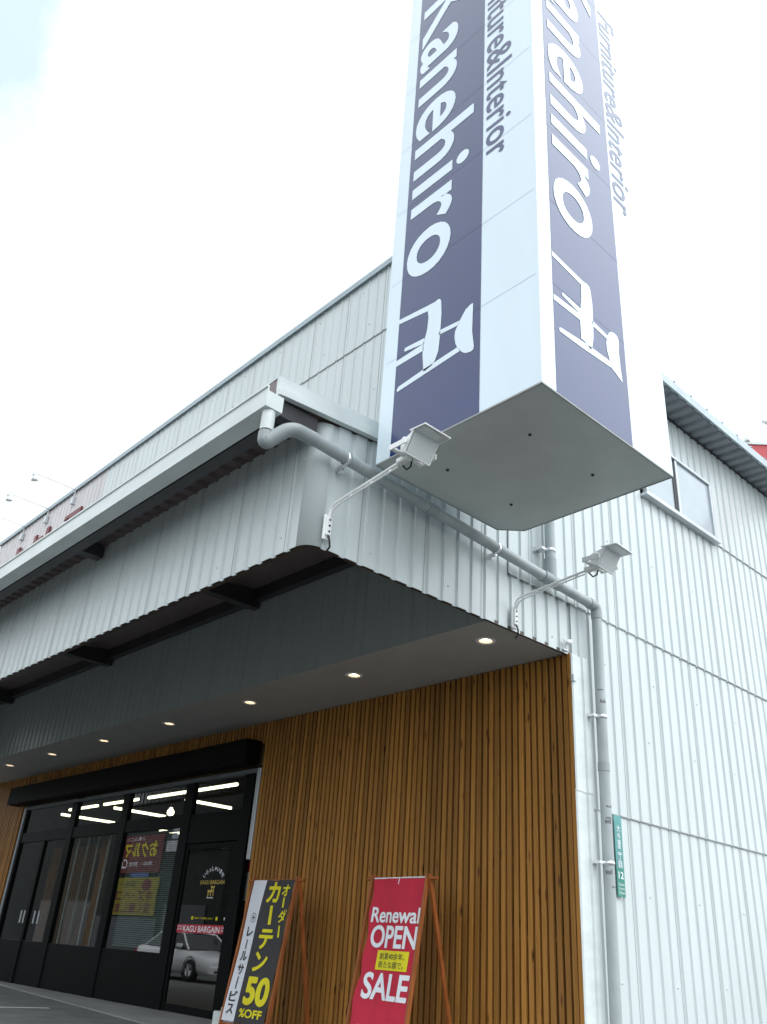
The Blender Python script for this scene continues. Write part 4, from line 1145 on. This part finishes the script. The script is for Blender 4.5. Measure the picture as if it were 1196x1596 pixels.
# dim display furniture
t = thing("display_cabinet", "dark wooden display cabinet standing inside behind the far window pane", "cabinet", (-15.2, 1.6, 0))
q = MB(); q.bbox(-.7, .7, -.2, .2, 0, 2.3, .01); q.build("carcass", mat("dark_walnut", (.09, .045, .02), .5, var=.3, scale=(12, 12, 1)), t)
for k in range(4):
    q = MB(); q.bbox(-.66, .66, -.222, -.2, .06 + k * .56, .06 + k * .56 + .52, .008); dd = q.build("drawer", mat("walnut_front", (.16, .075, .03), .45, var=.3, scale=(2, 12, 14)), t)
    q = MB(); q.bbox(-.1, .1, -.245, -.222, .33 + k * .56, .35 + k * .56, .004); q.build("handle", ALU, dd)

# ================================================================== ACROSS THE LOT (seen mirrored in the glass)
car = thing("parked_car", "silver white sedan parked in the lot, mirrored in the door glass", "car", (-20.1, -9.2, -0.14), math.pi)
# local: nose at x=0, tail at x=4.8 ; rotated pi so nose points +X
def carsec(x, w, zt, zb=.22, crown=.03):
    return [(x, -w * .90, zb), (x, -w, zb + .15), (x, -w, (zb + zt) * .55), (x, -w * .97, zt - .05), (x, -w * .80, zt), (x, 0, zt + crown), (x, w * .80, zt), (x, w * .97, zt - .05), (x, w, (zb + zt) * .55), (x, w, zb + .15), (x, w * .90, zb)]
secs = [(0.0, .62, .60), (.06, .76, .68), (.25, .84, .74), (.7, .89, .80), (1.2, .90, .88), (1.45, .90, .93), (2.4, .90, .95), (3.6, .90, .96), (4.0, .89, .97), (4.55, .86, .96), (4.78, .78, .90), (4.84, .70, .70)]
q = MB(); rings = [carsec(*s_) for s_ in secs]; n = 11
vs = [p for r in rings for p in r]; fs = []
for i in range(len(rings) - 1):
    for k in range(n - 1): fs.append((i * n + k, i * n + k + 1, (i + 1) * n + k + 1, (i + 1) * n + k))
    fs.append((i * n + n - 1, i * n, (i + 1) * n, (i + 1) * n + n - 1))
q.mesh(vs, fs, 0, True); q.face(rings[0]); q.face(list(reversed(rings[-1])))
q.bbox(-.05, .10, -.74, .74, .24, .50, .04)
body = q.build("body", CARP, car)
base = [(1.30, .80), (4.05, .78)]; 
q = MB()
def gh(x, w, z): return [(x, -w, z), (x, w, z)]
st = [(1.25, .80, .93), (1.95, .64, 1.38), (2.25, .62, 1.42), (3.1, .62, 1.42), (3.45, .64, 1.37), (4.15, .76, .97)]
# roof
q.mesh([p for s_ in st[1:5] for p in ((s_[0], -s_[1], s_[2]), (s_[0], 0, s_[2] + .03), (s_[0], s_[1], s_[2]))], [(i * 3 + k, i * 3 + k + 1, i * 3 + 4 + k, i * 3 + 3 + k) for i in range(3) for k in range(2)], 0, True)
for sy in (-1, 1):
    for (a, b) in (((1.25, .80, .93), (1.95, .64, 1.38)), ((1.95, .64, 1.38), (2.25, .62, 1.42)), ((2.25, .62, 1.42), (3.1, .62, 1.42)), ((3.1, .62, 1.42), (3.45, .64, 1.37)), ((3.45, .64, 1.37), (4.15, .76, .97))):
        q.tube([(a[0], a[1] * sy, a[2]), (b[0], b[1] * sy, b[2])], .035, 8)
    q.tube([(2.65, .86 * sy, .95), (2.65, .63 * sy, 1.42)], .03, 6)
q.build("roof", CARP, car)
q = MB(); q.face([(1.25, -.80, .93), (1.25, .80, .93), (1.95, .64, 1.38), (1.95, -.64, 1.38)]); q.build("windscreen", CARG, car)
q = MB(); q.face([(4.15, .76, .97), (4.15, -.76, .97), (3.45, -.64, 1.37), (3.45, .64, 1.37)]); q.build("rear_window", CARG, car)
for sy in (-1, 1):
    q = MB(); q.face([(1.30, .84 * sy, .93), (1.97, .65 * sy, 1.36), (3.43, .65 * sy, 1.36), (4.08, .82 * sy, .96)]); q.build("side_window", CARG, car)
    q = MB(); q.lathe([(0, .02), (.10, .03), (.11, .0), (.06, -.05)], V(.16, .62 * sy, .62), V(-1, .35 * sy, .25), 14); q.bbox(.03, .22, .46 * sy - .08, .46 * sy + .22, .55, .67, .03); q.build("headlight", HLAMP, car)
    q = MB(); q.bbox(1.55, 1.75, .92 * sy - .07, .92 * sy + .07, .96, 1.08, .03); q.build("mirror", CARP, car)
    q = MB(); q.box(4.79, 4.86, .66 * sy - .14, .66 * sy + .14, .68, .82); q.build("tail_light", INK_R, car)
    for x in (.88, 3.75):
        q = MB(); q.lathe([(.20, -.10), (.31, -.10), (.325, -.05), (.325, .05), (.31, .10), (.20, .10)], V(x, .82 * sy, .325), V(0, 1, 0), 24); w = q.build("wheel", TYRE, car)
        q = MB(); q.lathe([(0, .105), (.06, .11), (.19, .085), (.205, .10)], V(x, .82 * sy, .325), V(0, sy, 0), 20)
        for k in range(5):
            a = k * 2 * math.pi / 5; q.tube([(x, .82 * sy + .112 * sy, .325), (x + .19 * math.cos(a), .82 * sy + .105 * sy, .325 + .19 * math.sin(a))], .02, 6)
        q.build("rim", CHROME, w)
        q = MB(); q.lathe([(.37, -.06), (.39, -.08), (.355, -.083)], V(x, .845 * sy, .345), V(0, -sy, 0), 24); q.build("wheel_arch", TYRE, car)
q = MB(); q.bbox(-.02, .05, -.36, .36, .52, .67, .02); 
for k in range(5): q.box(-.03, -.015, -.33, .33, .54 + k * .025, .548 + k * .025)
q.build("grille", STEEL_D, car)
q = MB(); q.box(-.055, -.045, -.55, .55, .30, .38); q.build("air_intake", STEEL_D, car)
q = MB(); q.box(-.065, -.052, -.165, .165, .40, .475); q.build("number_plate", INK_W, car)

shop = thing("opposite_shop", "dark shop across the lot with red and yellow boards, mirrored in the glazing", "building", (-38, -13, -.14))
M = L(shop)
q = MB(); q.box(-85, -27, -20, -13.05, -.14, 9.0, 0, M); q.build("wall", WALLD, shop)
q = MB(); q.box(-85.3, -26.7, -20.2, -12.85, 9.0, 9.3, 0, M); q.build("roof", DECK_G, shop)
q = MB(); q.box(-32.1, -27.2, -13.05, -12.95, 4.62, 5.10, 0, M); q.build("fascia_band", WALLP, shop)
for x in (-31.8, -30.9, -30.0, -29.1, -28.2):
    q = MB(); q.box(x, x + .6, -13.05, -12.98, 5.18, 5.7, 0, M); q.build("window", PANE_F, shop)
for x in (-45, -41.5):
    q = MB(); q.box(x, x + 2.6, -13.05, -12.99, -.1, 2.5, 0, M); q.build("shutter", SHUT, shop)
q = MB(); q.box(-31.5, -28.0, -13.05, -12.99, .7, 2.4, 0, M); q.build("shop_window", CARG, shop)
q = MB(); q.box(-38.0, -32.0, -13.05, -12.99, -.1, 1.85, 0, M); q.build("shutter", SHUT, shop)
FO = lambda u, v, d: M @ V(-u, -12.98 + d, v)      # reads from the store side
q = MB(); q.prism([(32.4, 3.75), (36.9, 3.75), (36.9, 5.45), (32.4, 5.45)], FO, 0, .05, 0)
put_text(q, "おクルマト", (32.9, 36.85, 4.45, 5.15), FO, .055, 1, bold=0.03)
put_text(q, "Car", (35.6, 36.7, 3.95, 4.4), FO, .055, 2, bold=0.03)
put_text(q, "車検・整備", (33.1, 35.4, 4.05, 4.25), FO, .055, 2)
put_text(q, "お車のことなら", (34.2, 36.8, 5.2, 5.38), FO, .055, 2)
BR = mat("board_red", (.15, .010, .016), .6); BY = mat("board_yellow", (.30, .25, .010), .6)
q.build("red_board", [BR, INK_Y, INK_W], shop)
q = MB(); q.prism([(33.3, 3.55), (35.0, 3.55), (35.0, 3.74), (33.3, 3.74)], FO, 0, .05, 0); q.build("blue_board", BLUEP, shop)
q = MB(); q.prism([(32.2, 1.92), (36.9, 1.92), (36.9, 3.54), (32.2, 3.54)], FO, 0, .05, 0)
put_text(q, "キズ・ヘコミ", (32.6, 36.8, 2.52, 3.02), FO, .055, 1, bold=0.03)
put_text(q, "安く直します", (32.6, 36.8, 2.0, 2.46), FO, .055, 1, bold=0.03)
put_text(q, "お車の傷・へこみ", (34.2, 36.6, 3.1, 3.4), FO, .055, 2)
for k in range(20):
    a0, a1 = 2 * math.pi * k / 20, 2 * math.pi * (k + 1) / 20
    q.face([FO(33.3, 3.22, .054), FO(33.3 + .5 * math.cos(a0), 3.22 + .25 * math.sin(a0), .054), FO(33.3 + .5 * math.cos(a1), 3.22 + .25 * math.sin(a1), .054)], 1)
q.build("yellow_board", [BY, BR, INK_K], shop)

def tree(x, y, h, r, label, seed):
    rnd = random.Random(seed)
    t = thing("broadleaf_tree", label, "tree", (x, y, -.14), rnd.uniform(0, 6), "dark trees beyond the lot, mirrored in the door")
    q = MB(); q.tube([(0, 0, 0), (.05, .03, h * .25), (-.04, .05, h * .5), (0, 0, h * .8)], .2, 10, radii=[.24, .18, .12, .04])
    for k in range(7):
        a = rnd.uniform(0, 6.28); z = h * rnd.uniform(.28, .6); e = V(math.cos(a) * r * .7, math.sin(a) * r * .7, z + h * .2)
        q.tube([(0, 0, z), e * .5 + V(0, 0, z * .5), e], .06, 6, radii=[.08, .05, .015])
    q.build("trunk", BARK, t)
    q = MB(); clumps = []
    for k in range(46):
        a = rnd.uniform(0, 6.28); u = rnd.uniform(.12, 1); rr = r * math.sin(math.pi * min(1, .18 + u * .8)) * rnd.uniform(.35, 1)
        clumps.append(V(math.cos(a) * rr, math.sin(a) * rr, h * (.22 + .78 * u)))
    for c in clumps:
        for j in range(70):
            p = c + V(rnd.gauss(0, .34), rnd.gauss(0, .34), rnd.gauss(0, .28)); s_ = rnd.uniform(.07, .15)
            a = V(rnd.gauss(0, 1), rnd.gauss(0, 1), rnd.gauss(0, 1)).normalized(); b = a.cross(V(rnd.gauss(0, 1), rnd.gauss(0, 1), rnd.gauss(0, 1))).normalized()
            q.face([p - a * s_, p + b * s_ * .6, p + a * s_, p - b * s_ * .6])
    q.build("crown", LEAF, t)
for i, (x, y, h, r) in enumerate(((-25.0, -15.5, 8.0, 2.6), (-21.0, -16.5, 8.5, 2.8), (-16.8, -15.8, 7.6, 2.6), (-12.2, -16.5, 8.2, 2.8), (-7.5, -16.2, 7.8, 2.6))):
    tree(x, y, h, r, ["dark tree beside the opposite shop across the lot", "tall dark tree behind the parked sedan", "shorter dark tree past the sedan's nose", "dark tree across the lot facing the slatted wall", "dark tree across the lot farthest from the opposite shop"][i], 30 + i)
